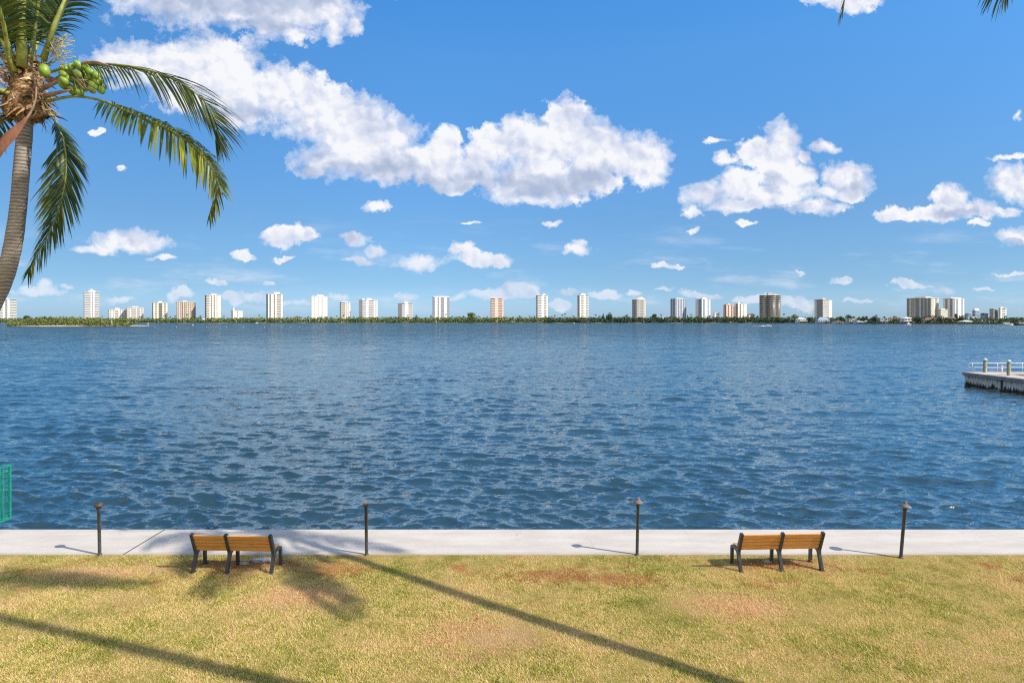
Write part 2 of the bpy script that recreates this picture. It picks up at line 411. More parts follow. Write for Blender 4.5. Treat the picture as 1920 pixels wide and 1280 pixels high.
SHD = [(390,8,130,34),(470,48,90,16),(660,322,110,22),(900,345,150,28),(1010,350,110,22),(1110,325,60,24),(440,-10,150,34),(560,0,80,25),(1440,345,30,22),(1595,360,34,16),
(1800,402,60,10),(1480,395,60,8),(780,345,70,12),(600,295,30,14),(450,205,60,14),(1905,455,30,8)]
wn = t.noise(base, 7, 3, .6, out=1)
wn2 = t.noise(base, 34, 6, .65, out=1)
p = t.vm('ADD', base, t.vm('MULTIPLY', t.vm('SUBTRACT', wn, (.5,.5,.5)), (.060,.050,0)))
p = t.vm('ADD', p, t.vm('MULTIPLY', t.vm('SUBTRACT', wn2, (.5,.5,.5)), (.034,.030,0)))
def field(p, blobs, k):
    acc = None
    for x, y, rx, ry in blobs:
        cx, cy, ix, iy = (x-HX)/F, (HY-y)/F, F/rx, F/ry
        d = t.vm('LENGTH', t.vm('MULTIPLY_ADD', p, (ix, iy, 0), (-cx*ix, -cy*iy, 0)))
        if acc is None: acc = d
        else:
            nd = t.t.nodes.new('ShaderNodeMath'); nd.operation = 'SMOOTH_MIN' if k else 'MINIMUM'
            t.put(nd.inputs[0], acc); t.put(nd.inputs[1], d)
            if k: nd.inputs[2].default_value = k
            acc = nd.outputs[0]
    return acc
Dn = field(p, CL, .12)
Sn = field(p, SHD, .5)
def puffs(vec):
    """cauliflower billows: rounded cells at two sizes plus fine fractal noise"""
    acc = None
    for sc, am in ((17, .42), (48, .26)):
        vo = t.n('ShaderNodeTexVoronoi', feature='SMOOTH_F1', voronoi_dimensions='2D', i_Vector=vec, i_Scale=sc, i_Smoothness=.25)
        q = t.m('MULTIPLY', vo.outputs['Distance'], am); acc = q if acc is None else t.m('ADD', acc, q)
    return acc
wv = t.vm('ADD', base, t.vm('MULTIPLY', t.vm('SUBTRACT', wn2, (.5,.5,.5)), (.05,.045,0)))
pf = puffs(wv); pfo = puffs(t.vm('ADD', wv, (.006, .009, 0)))
nz = t.noise(base, 60, 7, .68)
Dd = t.m('ADD', Dn, t.m('ADD', t.m('MULTIPLY_ADD', pf, 1.15, -.42), t.m('MULTIPLY_ADD', nz, 1.2, -.6)))
soft = t.noise(base, 7, 2)
front = t.ss(sx.outputs[1], .03, .08)
veil = t.noise(t.vm('MULTIPLY', base, (3.2, 15, 1)), 1.6, 6, .62)
veil = t.m('MULTIPLY', t.m('MULTIPLY', t.ss(veil, .50, .72), t.m('MULTIPLY', t.ss(v, .20, .06), t.ss(v, .0, .03))), .42)
edge_ = t.m('MULTIPLY_ADD', t.ss(soft, .38, .62), .58, .30)
alpha = t.m('DIVIDE', t.m('SUBTRACT', 1.21, Dd), edge_, clamp=True)
alpha = t.m('MULTIPLY', t.m('MULTIPLY', t.m('POWER', alpha, .8), front), t.m('MULTIPLY_ADD', t.ss(v, .02, .13), .34, .64))
alpha = t.m('MAXIMUM', alpha, t.m('MULTIPLY', veil, front))
rel = t.m('ADD', t.m('MULTIPLY', t.m('SUBTRACT', pfo, pf), 1.5), t.m('MULTIPLY_ADD', nz, .16, -.08))
big = t.noise(base, 9, 4, .55); bigo = t.noise(t.vm('ADD', base, (.02, .03, 0)), 9, 4, .55)
rel = t.m('ADD', rel, t.m('MULTIPLY', t.m('SUBTRACT', big, bigo), 1.9))
lum = t.m('ADD', t.m('SUBTRACT', .86, t.m('MULTIPLY', t.ss(Sn, 1.35, .35), .62)), rel)
lum = t.m('ADD', lum, t.m('MULTIPLY', t.ss(Dd, .5, 1.0), .10), clamp=True)
cc = t.ramp(lum, [(0, (.43,.51,.69)), (.35, (.55,.62,.78)), (.65, (.72,.76,.90)), (.88, (.87,.89,.96)), (1, (.95,.955,.985))])
haze = t.ss(v, .16, .01)
cc = t.mix(t.m('MULTIPLY', haze, .30), cc, (.62,.73,.92))
cc = t.mix(1.0, cc, (1/STR,)*3, 'MULTIPLY')
# Mix node clamps nothing for values above one
# unseen bright cloud added behind the viewer to give neutral fill light
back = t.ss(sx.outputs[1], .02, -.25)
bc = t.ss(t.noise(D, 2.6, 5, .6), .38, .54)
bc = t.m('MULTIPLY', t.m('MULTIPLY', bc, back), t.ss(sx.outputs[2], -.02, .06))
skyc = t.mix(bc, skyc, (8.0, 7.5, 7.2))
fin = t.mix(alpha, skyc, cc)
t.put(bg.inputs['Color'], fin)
W.cycles.sampling_method = 'MANUAL'; W.cycles.sample_map_resolution = 256

# ---------------------------------------------------------------- ground, path, seawall, water
PY0, PY1 = 14.10, 15.80
g = MB()
nx, ny = 60, 40
rs = np.random.RandomState(3)
def lawn_z(x, y): return .018*math.sin(x*.7+1.3)*math.sin(y*.9) + .012*math.sin(x*1.9+y*1.3) - .012
vs = []; xs = [-90+180*i/120 for i in range(121)]; ys = [-60+74.15*j/60 for j in range(61)]
for y in ys:
    for x in xs: vs.append((x, y, lawn_z(x, y)*min(1, max(0, (PY0-y)/.5))))
g.add(vs, [(j*121+i, j*121+i+1, (j+1)*121+i+1, (j+1)*121+i) for j in range(60) for i in range(120)], 0, True)
tag(g.build('lawn_ground', M['soil']), kind='structure')
pth = MB(); pth.box(-90, 90, PY0, PY1, -.35, .012)
po = tag(pth.build('path', M['path']), kind='structure')
sw = MB(); sw.box(-90, 90, PY0+.5, PY1-.06, -4, -.352)
tag(sw.build('seawall', M['seawall']), 'grey concrete seawall face under the outer edge of the path', 'wall')
j = MB(); jx = gnd(281, 1010).x
for k in (0,):
    w = .016
    x = jx + k*6.1
    j.box(x-w, x+w, PY0+.01, PY1-.005, .0125, .0155)
tag(j.build('path_joint', M['joint']), kind='structure')

# grass blades
def value_noise(x, y, s, seed):
    r = np.random.RandomState(seed); G = r.rand(256, 256)
    x = x*s+100; y = y*s+100
    xi = np.floor(x).astype(int); yi = np.floor(y).astype(int); fx = x-xi; fy = y-yi
    fx = fx*fx*(3-2*fx); fy = fy*fy*(3-2*fy)
    a = G[xi % 256, yi % 256]; b_ = G[(xi+1) % 256, yi % 256]; c_ = G[xi % 256, (yi+1) % 256]; d_ = G[(xi+1) % 256, (yi+1) % 256]
    return (a*(1-fx)+b_*fx)*(1-fy)+(c_*(1-fx)+d_*fx)*fy
N = 960000
yy = 7.6 + (14.17-7.6)*rs.rand(N)
xx = (rs.rand(N)*2-1)*(.93*yy+3.6)
keep = rs.rand(N) < .25+.75*value_noise(xx, yy, 3.0, 5) + .2
keep &= ~((yy > 14.08) & (rs.rand(N) < .72))
xx, yy = xx[keep], yy[keep]; N = len(xx)
hgt = (.014+.024*rs.rand(N))*(.6+.7*value_noise(xx, yy, 2.0, 9)); wd = .0030+.0050*rs.rand(N)
an = rs.rand(N)*2*np.pi; ln = (.6+1.3*rs.rand(N))*hgt; la = rs.rand(N)*2*np.pi
zz = -.016*np.ones(N)+.018*np.sin(xx*.7+1.3)*np.sin(yy*.9)*np.clip((PY0-yy)/.5, 0, 1)
V = np.zeros((N, 3, 3))
V[:,0] = np.stack([xx-np.cos(an)*wd, yy-np.sin(an)*wd, zz], 1)
V[:,1] = np.stack([xx+np.cos(an)*wd, yy+np.sin(an)*wd, zz], 1)
V[:,2] = np.stack([xx+np.cos(la)*ln, yy+np.sin(la)*ln, zz+hgt+.01], 1)
tint_ = np.repeat(rs.rand(N), 3)
me = np_mesh('lawn_grass', V.reshape(-1, 3), np.arange(N*3).reshape(-1, 3), False, {'tint': tint_})
tag(link('lawn_grass', me, M['blade']), kind='stuff')

# dry leaf litter, thickest on the bare soil by the benches
NL = 1500; lr = np.random.RandomState(12)
cl = [(-5.9, 13.5, 1.6, .45), (5.9, 13.5, 1.5, .35), (1.4, 12.9, 1.6, .45), (-3.8, 13.1, .8, .6), (9.5, 12.9, 2.5, .5), (0, 11.3, 9, 1.6)]
ci = lr.choice(len(cl), NL, p=[.2,.16,.22,.12,.12,.18])
cl = np.array(cl)[ci]; lx = cl[:,0]+cl[:,2]*.7*lr.randn(NL); ly = np.clip(cl[:,1]+cl[:,3]*.7*lr.randn(NL), 8, 14.06)
la_ = lr.rand(NL)*6.283; ll_ = .012+.026*lr.rand(NL)**2; lw = ll_*(.25+.3*lr.rand(NL)); lz = .022+.015*lr.rand(NL)
dx, dy = np.cos(la_)*ll_, np.sin(la_)*ll_; wx, wy = -np.sin(la_)*lw, np.cos(la_)*lw; tl = (lr.rand(NL)-.5)*.03
V = np.stack([np.stack([lx-dx, ly-dy, lz-tl], 1), np.stack([lx+wx, ly+wy, lz+.006], 1), np.stack([lx+dx, ly+dy, lz+tl], 1), np.stack([lx-wx, ly-wy, lz-.002], 1)], 1).reshape(-1, 3)
me = np_mesh('leaf_litter', V, np.arange(NL*4).reshape(-1, 4), False, {'tint': np.repeat(lr.rand(NL), 4)})
m, t, b = new_mat('leaf_litter'); b.inputs['Roughness'].default_value = .8
t.put(b.inputs['Base Color'], t.ramp(t.n('ShaderNodeAttribute', attribute_name='tint').outputs['Fac'], [(0, (.12,.045,.02)), (.5, (.36,.13,.045)), (.85, (.52,.26,.10)), (1, (.62,.47,.28))]))
tag(link('leaf_litter', me, m), kind='stuff')

# water near: displaced grid
def wave_field(X, Y, seed=4):
    r = np.random.RandomState(seed)
    Z = np.zeros_like(X); DX = np.zeros_like(X); DY = np.zeros_like(X)
    n = 135
    lam = np.exp(np.linspace(np.log(.22), np.log(7.0), n))*(1+.05*r.randn(n))
    sp = Y*.0040*2.6                                   # shortest wave the grid can carry at this distance
    for L_ in lam:
        th = R(-98) + r.randn()*R(23)
        k = 2*np.pi/L_
        amp = .0115*L_ if L_ < .5 else .0056*(L_/.5)**.08
        amp *= (.5+r.rand())
        cx, cy = math.cos(th), math.sin(th)
        ph = k*(X*cx+Y*cy)+r.rand()*6.283
        rows = Y[:, 0]; wv_ = np.clip(L_/(rows*.0104)-1, 0, 1); nr = int((wv_ > 0).sum())
        if nr == 0: continue
        ph = ph[:nr]; w_ = (wv_[:nr]*amp)[:, None]
        sn, cs = np.sin(ph), np.cos(ph)
        Z[:nr] += w_*cs; DX[:nr] -= .9*cx*w_*sn; DY[:nr] -= .9*cy*w_*sn
    return Z, DX, DY
NR, NC = 1050, 1000
YE = 1100.0
yr = 15.70*(YE/15.70)**np.linspace(0, 1, NR)
ur = np.linspace(-1.15, 1.15, NC)
Yg, Ug = np.meshgrid(yr, ur, indexing='ij'); Xg = Ug*(Yg+2)
Zg, DX, DY = wave_field(Xg, Yg)
gustv = .75+.45*value_noise(Xg*.4, Yg, .09, 12)
fade = np.clip((YE-Yg)/200, 0, 1); fade = fade*gustv
edgef = np.clip((Yg-15.70)/.3, 0, 1)
V = np.stack([Xg+DX*fade*edgef, Yg+DY*fade*edgef, WZ+Zg*fade*(.25+.75*edgef)], -1).reshape(-1, 3)
ii = (np.arange(NR-1)[:, None]*NC+np.arange(NC-1)[None, :]).ravel()
Fq = np.stack([ii, ii+1, ii+NC+1, ii+NC], 1)
me = np_mesh('water', V, Fq, True)
tag(link('water', me, M['water']), kind='structure')
fw = MB()
ys_ = [YE*(9000/YE)**(k/24) for k in range(25)]
vs = []
for y in ys_:
    for k in range(25): vs.append((-1.15*(y+2)*1.0+2.3*(y+2)*k/24, y, WZ))
fw.add(vs, [(a*25+c, a*25+c+1, (a+1)*25+c+1, (a+1)*25+c) for a in range(24) for c in range(24)])
# side sheets so that the lagoon goes on beyond the frame
for s in (-1, 1):
    q = [(s*1.15*(15.7+2), 15.7, WZ), (s*1.15*9002, 9000, WZ), (s*12000, 9000, WZ), (s*12000, 15.7, WZ)]
    fw.add(q, [(0,3,2,1) if s < 0 else (0,1,2,3)])
tag(fw.build('water', M['water']), kind='structure')

# ---------------------------------------------------------------- benches
def bar(mb, pts, hw, x0, x1, m=0):
    """rectangular-section bar swept along pts in the y-z plane"""
    P2 = [Vector((0, a, c)) for a, c in pts]; vs = []
    for i, p_ in enumerate(P2):
        tt = (P2[min(i+1, len(P2)-1)]-P2[max(i-1, 0)]).normalized()
        nn = Vector((0, -tt.z, tt.y)); h = hw[i] if isinstance(hw, list) else hw
        for sx_ in (x0, x1):
            for sg in (-1, 1):
                q = p_+nn*h*sg; vs.append((sx_, q.y, q.z))
    fs = []
    for i in range(len(P2)-1):
        a = i*4; c = a+4
        fs += [(a, a+1, c+1, c), (a+2, c+2, c+3, a+3), (a, c, c+2, a+2), (a+1, a+3, c+3, c+1)]
    e = (len(P2)-1)*4
    fs += [(0, 2, 3, 1), (e, e+1, e+3, e+2)]
    mb.add(vs, fs, m)
def bez(p0, p1, p2, n=6): return [((1-t_)**2*p0[0]+2*t_*(1-t_)*p1[0]+t_*t_*p2[0], (1-t_)**2*p0[1]+2*t_*(1-t_)*p1[1]+t_*t_*p2[1]) for t_ in [i/n for i in range(n+1)]]
def bench(pos, rz, b1, b2, label):
    root = empty('park_bench', pos, rz, label, 'bench', 'park benches facing the water')
    for k, x in enumerate((0, b1, b1+b2)):
        mb = MB(); t_ = .032
        rear = bez((0, 0), (.035, .12), (.105, .30), 5) + bez((.105, .30), (.135, .38), (.10, .46), 4)[1:] + [(-.055, .835)]
        bar(mb, rear, [.034]*6+[.040]*3+[.042, .036], x-t_, x+t_)
        fr = bez((.10, .33), (.13, .39), (.24, .405), 4) + [(.36, .415)] + bez((.36, .415), (.455, .425), (.46, .34), 4)[1:] + [(.475, 0)]
        bar(mb, fr, [.022]*6+[.030]*4+[.027], x-t_*.97, x+t_*.97)
        # brace fairing rear leg into seat rail
        bar(mb, bez((.09, .26), (.13, .33), (.21, .375), 4), .012, x-t_*.7, x+t_*.7)
        for zf, yf in ((.012, 0.0), (.012, .475)): mb.box(x-.045, x+.045, yf-.05, yf+.05, 0, zf+.002)
        o = mb.build('side_frame', M['iron'], root)
    for x0, x1 in ((0.033, b1-.033), (b1+.033, b1+b2-.033)):
        mb = MB(); a = math.atan2(.155, .375)
        Z0 = Vector((0, .092, .455)); dirv = Vector((0, -math.sin(a), math.cos(a))); nrm = Vector((0, math.cos(a), math.sin(a)))
        s0 = .0
        for wdt in (.086, .072, .072, .088):
            c = Z0+dirv*(s0+wdt/2); hh_ = wdt/2
            Mx = Matrix.Translation(c) @ Matrix.Rotation(a, 4, 'X')
            mb.box(x0, x1, -.013, .016, -hh_, hh_, 0, Mx)
            s0 += wdt+.020
        mb.build('backrest', M['timber'], root)
        mb = MB()
        for i in range(5):
            mb.box(x0, x1, .125+i*.073, .190+i*.073, .424, .450)
        mb.build('seat', M['timber'], root)
    return root
pl = gnd(362, 1072); pr = gnd(509, 1075)
bench(pl, math.atan2(pr.y-pl.y, pr.x-pl.x), .745, .965, 'brown slatted bench on shaded bare soil, on the left part of the lawn')
pl = gnd(1389, 1071.5); pr = gnd(1540, 1068.5)
bench(pl, math.atan2(pr.y-pl.y, pr.x-pl.x), .90, .885, 'brown slatted bench in full sun beside the leaning lamp post')
def slab(name, pts, zt, label, cat, mat):
    mb = MB(); n = len(pts); vs = [(x, y, zt*.0) for x, y in pts]+[(x*.0+x, y, zt) for x, y in pts]
    mb.add(vs, [tuple(range(n, 2*n))]+[(i, (i+1) % n, n+(i+1) % n, n+i) for i in range(n)])
    return tag(mb.build(name, mat), label, cat)
def blobpts(c, rx, ry, n=11, seed=0):
    r = random.Random(seed)
    return [(c.x+rx*math.cos(6.283*i/n)*(.7+.5*r.random()), c.y+ry*math.sin(6.283*i/n)*(.7+.5*r.random())) for i in range(n)]
slab('flat_stone', blobpts(gnd(491, 1051), .22, .13, 12, 1), .035, 'large flat grey stone lying under the left bench', 'stone', M['stone'])
slab('flat_stone', blobpts(gnd(457, 1057), .10, .05, 9, 2), .035, 'small pale stone beside the middle front leg of the left bench', 'stone', M['stone'])
slab('flat_stone', blobpts(gnd(1441, 1054), .09, .05, 9, 3), .04, 'small pale stone under the right bench', 'stone', M['stone'])

# ---------------------------------------------------------------- lamp posts
def lamp(px, py, topx, topy, style, label):
    b0 = gnd(px, py); root = empty('lamp_post', b0, 0, label, 'lamp', 'low lamp posts along the path')
    top = at(topx, topy, b0.y) - b0
    H = top.length; q = Vector((0,0,1)).rotation_difference(top.normalized()).to_matrix().to_4x4()
    mb = MB(); mb.lathe([(.055,-.05),(.055,.012),(.040,.02),(.036,.03),(.036,H-.17),(.045,H-.165),(.045,H-.14),(.0,H-.139)], n=16, M=q)
    mb.build('pole', M['post'], root)
    mb = MB()
    if style == 'dome':
        mb.lathe([(.040,H-.135),(.060,H-.115),(.066,H-.085),(.0,H-.084)], n=20, M=q); mb.build('lamp_neck', M['post'], root)
        mb = MB(); mb.lathe([(.0,H-.082),(.094,H-.088),(.099,H-.070),(.092,H-.035),(.070,H-.008),(.038,H+.010),(.0,H+.014)], n=24, M=q); mb.build('cap', M['cap_brown'], root)
    elif style == 'bare':
        mb.lathe([(.040,H-.135),(.056,H-.12),(.060,H-.075),(.0,H-.074)], n=18, M=q); mb.build('lamp_neck', M['post'], root)
        mb = MB(); mb.lathe([(.0,H-.072),(.062,H-.073),(.064,H-.02),(.058,H-.004),(.0,H)], n=18, M=q); mb.build('lamp_socket', M['cap_pale'], root)
    else:
        w = .112 if style == 'cone' else .128
        mb.lathe([(.038,H-.135),(.062,H-.105),(.084,H-.080),(.0,H-.079)], n=20, M=q); mb.build('lamp_neck', M['post'], root)
        mb = MB(); mb.lathe([(.0,H-.076),(w,H-.082),(w+.003,H-.072),(w*.80,H-.046),(w*.48,H-.022),(.036,H-.010),(.0,H-.009)], n=24, M=q); mb.build('cap', M['cap_tan'], root)
        mb = MB(); mb.lathe([(.03,H-.010),(.036,H+.004),(.030,H+.020),(.012,H+.032),(.0,H+.035)], n=14, M=q); mb.build('finial', M['cap_tan'], root)
    return root
lamp(187, 1040, 185, 942, 'dome', 'lamp post with a brown domed cap, standing left of the left bench')
lamp(687.5, 1040, 686, 937.5, 'bare', 'thin lamp post with no cap, only a pale socket on top')
lamp(1194.5, 1040, 1196.5, 935.5, 'cone', 'upright lamp post with a tan cone cap between the two benches')
lamp(1689, 1045, 1697.5, 943, 'cone_wide', 'lamp post leaning to the right with a wide tan cone cap')

# ---------------------------------------------------------------- green mesh guard at the seawall
gp = empty('mesh_guard', (-14.16, PY1-.1, -.2), 0, 'green metal mesh guard panel reaching out over the water', 'guard panel')
mb = MB(); H_, L_ = 1.53, 1.62
for y0, y1, z0, z1 in ((0,L_,0,.045),(0,L_,H_-.045,H_),(0,.05,.045,H_-.045),(L_-.05,L_,.045,H_-.045),(L_-.30,L_-.27,.045,H_-.045),(L_-.55,L_-.52,.045,H_-.045),(.5,.53,.045,H_-.045)):
    mb.box(-.025, .025, y0, y1, z0, z1)
for yb in (.0,): mb.box(-.03, .03, -.35, 0, .0, H_*.98)
mb.build('frame', M['green'], gp)
mb = MB()
k = .06
while k < L_-.05: mb.box(-.003, .003, k-.004, k+.004, .045, H_-.045); k += .075
k = .08
while k < H_-.05: mb.box(-.0025, .0025, .05, L_-.05, k-.004, k+.004); k += .075
mb.build('mesh', M['green'], gp)

# ---------------------------------------------------------------- palms
def cat_rom(pts, n):
    P_ = [Vector(p_) for p_ in pts]; P_ = [P_[0]*2-P_[1]]+P_+[P_[-1]*2-P_[-2]]; out = []
    segs = len(P_)-3
    for i in range(n+1):
        s = i/n*segs; k = min(int(s), segs-1); f = s-k
        a, b_, c, d = P_[k:k+4]
        out.append(.5*((2*b_)+(c-a)*f+(2*a-5*b_+4*c-d)*f*f+(3*b_-a-3*c+d)*f**3))
    return out
def frond(root, pts, bare=.15, ll=.7, n=70, seed=0, mat='leaf', droop=1.0, width=.034, splay=1.0, r0=.035, tip_yellow=0, sides=(1,-1), lean=(0,0,0), base_t=0.0, name='frond'):
    if not isinstance(lean[0], tuple): lean = (lean, lean)
    lean = [Vector(q_) for q_ in lean]
    r = random.Random(seed)
    C = cat_rom(pts, 40)
    def samp(s):
        k = min(int(s*40), 39); f = s*40-k
        return C[k].lerp(C[k+1], f), (C[k+1]-C[k]).normalized()
    V, Fc, T = [], [], []
    for sd_ in sides:
        for i in range(n):
            s = bare+(1-bare)*(i+r.random()*.6)/n
            if r.random() < .05: continue
            p0, tg = samp(min(s, .999))
            q = (s-bare)/(1-bare)
            up = Vector((0, 0, 1)); side = tg.cross(up)
            if side.length < .25: side = side+Vector((.3, 0.9, 0))*(.3)
            side.normalize(); nrm = side.cross(tg).normalized()
            ang = R(62-42*q+r.uniform(-7, 7))
            d = side*sd_*math.sin(ang)*splay+tg*math.cos(ang)+nrm*(.25*(1-q)+r.uniform(-.12, .12))
            d = (d.normalized()+lean[0 if sd_ > 0 else 1]*r.uniform(.75, 1.2)).normalized()
            L = ll*(.55+.9*q if q < .35 else 1.0-.62*((q-.35)/.65)**1.6)*r.uniform(.82, 1.12)
            w = width*(.75+.5*math.sin(math.pi*min(1, q+.2)))*r.uniform(.75, 1.15)
            g_ = droop*r.uniform(.7, 1.25)
            p_ = p0.copy(); ns = 6; st = L/ns; b0 = len(V); ty = r.random()
            tv = (.25+base_t+.5*r.random()**2 + (tip_yellow*q if r.random() < .8 else 0))
            tw = r.uniform(-.5, .5)
            for k in range(ns+1):
                f = k/ns
                wv = tg-d*tg.dot(d)
                if wv.length < .35: wv = wv+d.cross(nrm)*.7
                wv = wv.normalized()+d.cross(wv.normalized())*tw
                wv.normalize()
                hw = w*.5*(.45+.9*f if f < .3 else (1-((f-.3)/.7)**1.7)*.72+.02)
                V.append(p_+wv*hw); V.append(p_-wv*hw)
                T += [tv+(.18 if k == ns and ty > .4 else 0)]*2
                p_ = p_+d*st
                d = (d+Vector((0, 0, -.26*g_*(.4+f)))).normalized()
            for k in range(ns):
                a = b0+2*k; Fc.append((a, a+1, a+3, a+2))
    V = np.array([tuple(v) for v in V]); me = np_mesh(name, V, np.array(Fc), False, {'tint': np.clip(np.array(T), 0, 1)})
    o = link(name, me, M[mat], root)
    mb = MB(); mb.tube(C, [r0*(1-.86*(i/40)**.7)+.003 for i in range(41)], 6); mb.build('stalk', M['stalk'], o)
    return o
def arc(c, az_, length, rise, drop, fwd=1.0):
    """frond centre line: leaves c, climbs, then arches down"""
    dx, dy = math.cos(az_), math.sin(az_); out = []
    for f in (0, .2, .42, .65, .85, 1.0):
        h = rise*math.sin(min(f*1.9, math.pi/2)) - drop*f**2.2
        out.append(c+Vector((dx*length*f*(1-.18*f), dy*length*f*(1-.18*f), h)))
    return out
def trunk(root, pts, r0, r1, swell=1.5):
    C = cat_rom(pts, 60); rr = []
    r = random.Random(5)
    for i in range(61):
        f = i/60; rr.append(r0+(r1-r0)*f+ (r0*(swell-1))*max(0, 1-f/.08)**2 + r.uniform(-.003, .003))
    mb = MB(); mb.tube(C, rr, 18); return mb.build('trunk', M['bark'], root)
def fibre_crown(root, c, sc=1.0, seed=0):
    r = random.Random(seed)
    mb = MB(); prof = [(.13,-.52),(.24,-.46),(.33,-.36),(.31,-.2),(.25,-.02),(.22,.2),(.17,.45),(.09,.7),(0,.8)]
    vs = []; n = 26; pr_ = []
    for rr_, z in prof: pr_.append((rr_*sc, z*sc))
    mb.lathe(pr_, c=c, n=n)
    mb.v = [tuple(Vector(v)+Vector((r.uniform(-1, 1), r.uniform(-1, 1), r.uniform(-1, 1)))*.035*sc) for v in mb.v]
    # loose ribbons and torn sheath
    for i in range(420):
        a = r.uniform(0, 6.283); z = r.uniform(-.5, .55); rad = (.30-.22*max(0, z))*sc if z > -.3 else (.33-.6*(-.3-z))*sc
        p_ = Vector(c)+Vector((math.cos(a)*rad, math.sin(a)*rad, z*sc))
        tg = Vector((-math.sin(a), math.cos(a), 0))*r.choice((-1, 1))*r.uniform(.2, 1)+Vector((math.cos(a), math.sin(a), 0))*r.uniform(0, .7)+Vector((0, 0, r.uniform(-.8, .35) if z < .1 else r.uniform(-.1, 1.1)))
        tg.normalize(); L = r.uniform(.1, .34)*sc; w = r.uniform(.006, .030)*sc
        wv = tg.cross(Vector((math.cos(a), math.sin(a), .2))).normalized()
        pts = []; 
        for k in range(4):
            f = k/3; pts += [p_+wv*w*(1-.8*f), p_-wv*w*(1-.8*f)]; p_ = p_+tg*L/3; tg = (tg+Vector((0, 0, -.22))+Vector((math.cos(a), math.sin(a), 0))*r.uniform(-.2, .2)).normalized()
        mb.add(pts, [(0,1,3,2),(2,3,5,4),(4,5,7,6)], r.choice((0, 0, 1, 1, 2)) if z > -.36 else r.choice((2, 2, 0)))
    return mb.build('leaf_sheath', [M['fibre'], M['fibre_pale'], M['fibre_dark']], root)
def coconut(mb_parent, c, d, s, seed):
    r = random.Random(seed); q = Vector((0, 0, 1)).rotation_difference(d).to_matrix().to_4x4()
    mb = MB(); prof = [(0,-1.12),(.42,-1.0),(.78,-.62),(.95,-.15),(.97,.2),(.82,.6),(.5,.9),(.16,1.04),(0,1.06)]
    mb.lathe([(a*s*.80, z*s) for a, z in prof], n=12, M=Matrix.Translation(c) @ q)
    return mb.build('coconut', M['coconut'], mb_parent)

# palm in view on the left
YP = 10.6
pc = at(50, 172, YP)
palm = empty('coconut_palm', (at(-215, 1175, YP+.3).x, YP+.3, 0), 0, 'coconut palm with a bunch of green coconuts and drooping fronds, on the left edge', 'palm tree')
ro = palm.location.copy()
def L2(v): return Vector(v)-ro
def pp(*a): return [L2(at(x, y, YP+dy)) for x, y, dy in a]
trunk(palm, [Vector((0, 0, -.15))]+pp((-200,1040,.3),(-165,860,.25),(-110,720,.2),(-45,625,.12),(-2,545,.05),(20,480,0),(33,400,0),(41,310,0),(47,240,0),(50,190,0)), .165, .108)
fibre_crown(palm, L2(pc), 1.0, 3)
# drooping fronds that make the outline
frond(palm, pp((95,135,-.15),(150,121,-.3),(235,123,-.5),(320,146,-.6),(378,185,-.65),(404,228,-.65),(404,268,-.6)), .15, .98, 84, 11, 'leaf', .55, .036, .34, .022, .22, lean=((.30, 0, -1.5), (1.25, 0, -.35)))
frond(palm, pp((88,190,-.2),(140,181,-.35),(195,190,-.5),(245,212,-.6),(320,245,-.7),(378,290,-.7),(408,345,-.7),(392,405,-.7)), .27, .70, 80, 12, 'leaf_yellow', .45, .052, .60, .026, .62, lean=((-.5, 0, -1.0), (.75, 0, -.55)), base_t=-.3)
frond(palm, pp((200,193,-.5),(250,213,-.62),(320,244,-.72),(380,290,-.72),(410,345,-.72),(396,398,-.72)), .04, .34, 60, 17, 'leaf', 1.3, .042, .9, .006, .1, lean=(.35, 0, .45))
frond(palm, pp((80,190,.1),(100,222,.1),(118,262,.1),(124,310,.1),(115,375,.12),(90,440,.15),(52,512,.2)), .20, .80, 130, 13, 'leaf', .5, .040, 1.0, .022, .20, lean=(0, 0, -.30))
# upright young fronds rising out of the frame
for i, (a, s_) in enumerate([(((38,120,0),(42,60,-.1),(46,-20,-.2),(60,-160,-.3),(110,-300,-.4)), 1), (((80,110,-.1),(103,50,-.2),(130,-10,-.35),(180,-110,-.5),(270,-170,-.6),(350,-150,-.7)), 2),
        (((30,140,-.2),(12,70,-.4),(-15,10,-.6),(-80,-80,-.8),(-190,-120,-1)), 3), (((60,110,.2),(70,10,.5),(80,-120,.9),(110,-240,1.5)), 4), (((20,150,.1),(-30,110,.3),(-120,70,.4),(-230,90,.5),(-330,190,.5)), 5),
        (((10,172,-.1),(-30,172,-.3),(-110,190,-.5),(-200,260,-.7),(-250,380,-.8)), 6), (((55,120,.3),(90,40,.8),(160,-60,1.5),(240,-90,2.4)), 7), (((20,130,-.2),(0,20,-.8),(-60,-120,-1.6),(-140,-160,-2.6)), 8),
        (((30,190,.1),(0,230,.3),(-70,320,.5),(-130,430,.6),(-150,560,.6)), 9), (((40,130,.3),(20,30,1.0),(-60,-80,1.8),(-170,-60,2.6)), 10),
        (((46,120,.1),(30,40,.2),(24,-30,.3),(10,-150,.4),(-60,-260,.5)), 11), (((58,118,-.1),(66,50,-.1),(84,-40,-.2),(150,-170,-.3),(250,-240,-.5)), 12), (((24,140,.2),(-4,96,.3),(-60,40,.4),(-150,20,.5),(-240,80,.6)), 13),
        (((30,110,.4),(40,30,.7),(10,-60,1.2),(-30,-160,1.8)), 14)]):
    frond(palm, pp(*a), .16, .78, 72, 30+i, 'leaf', 1.0, .040, .9, .042, .12)
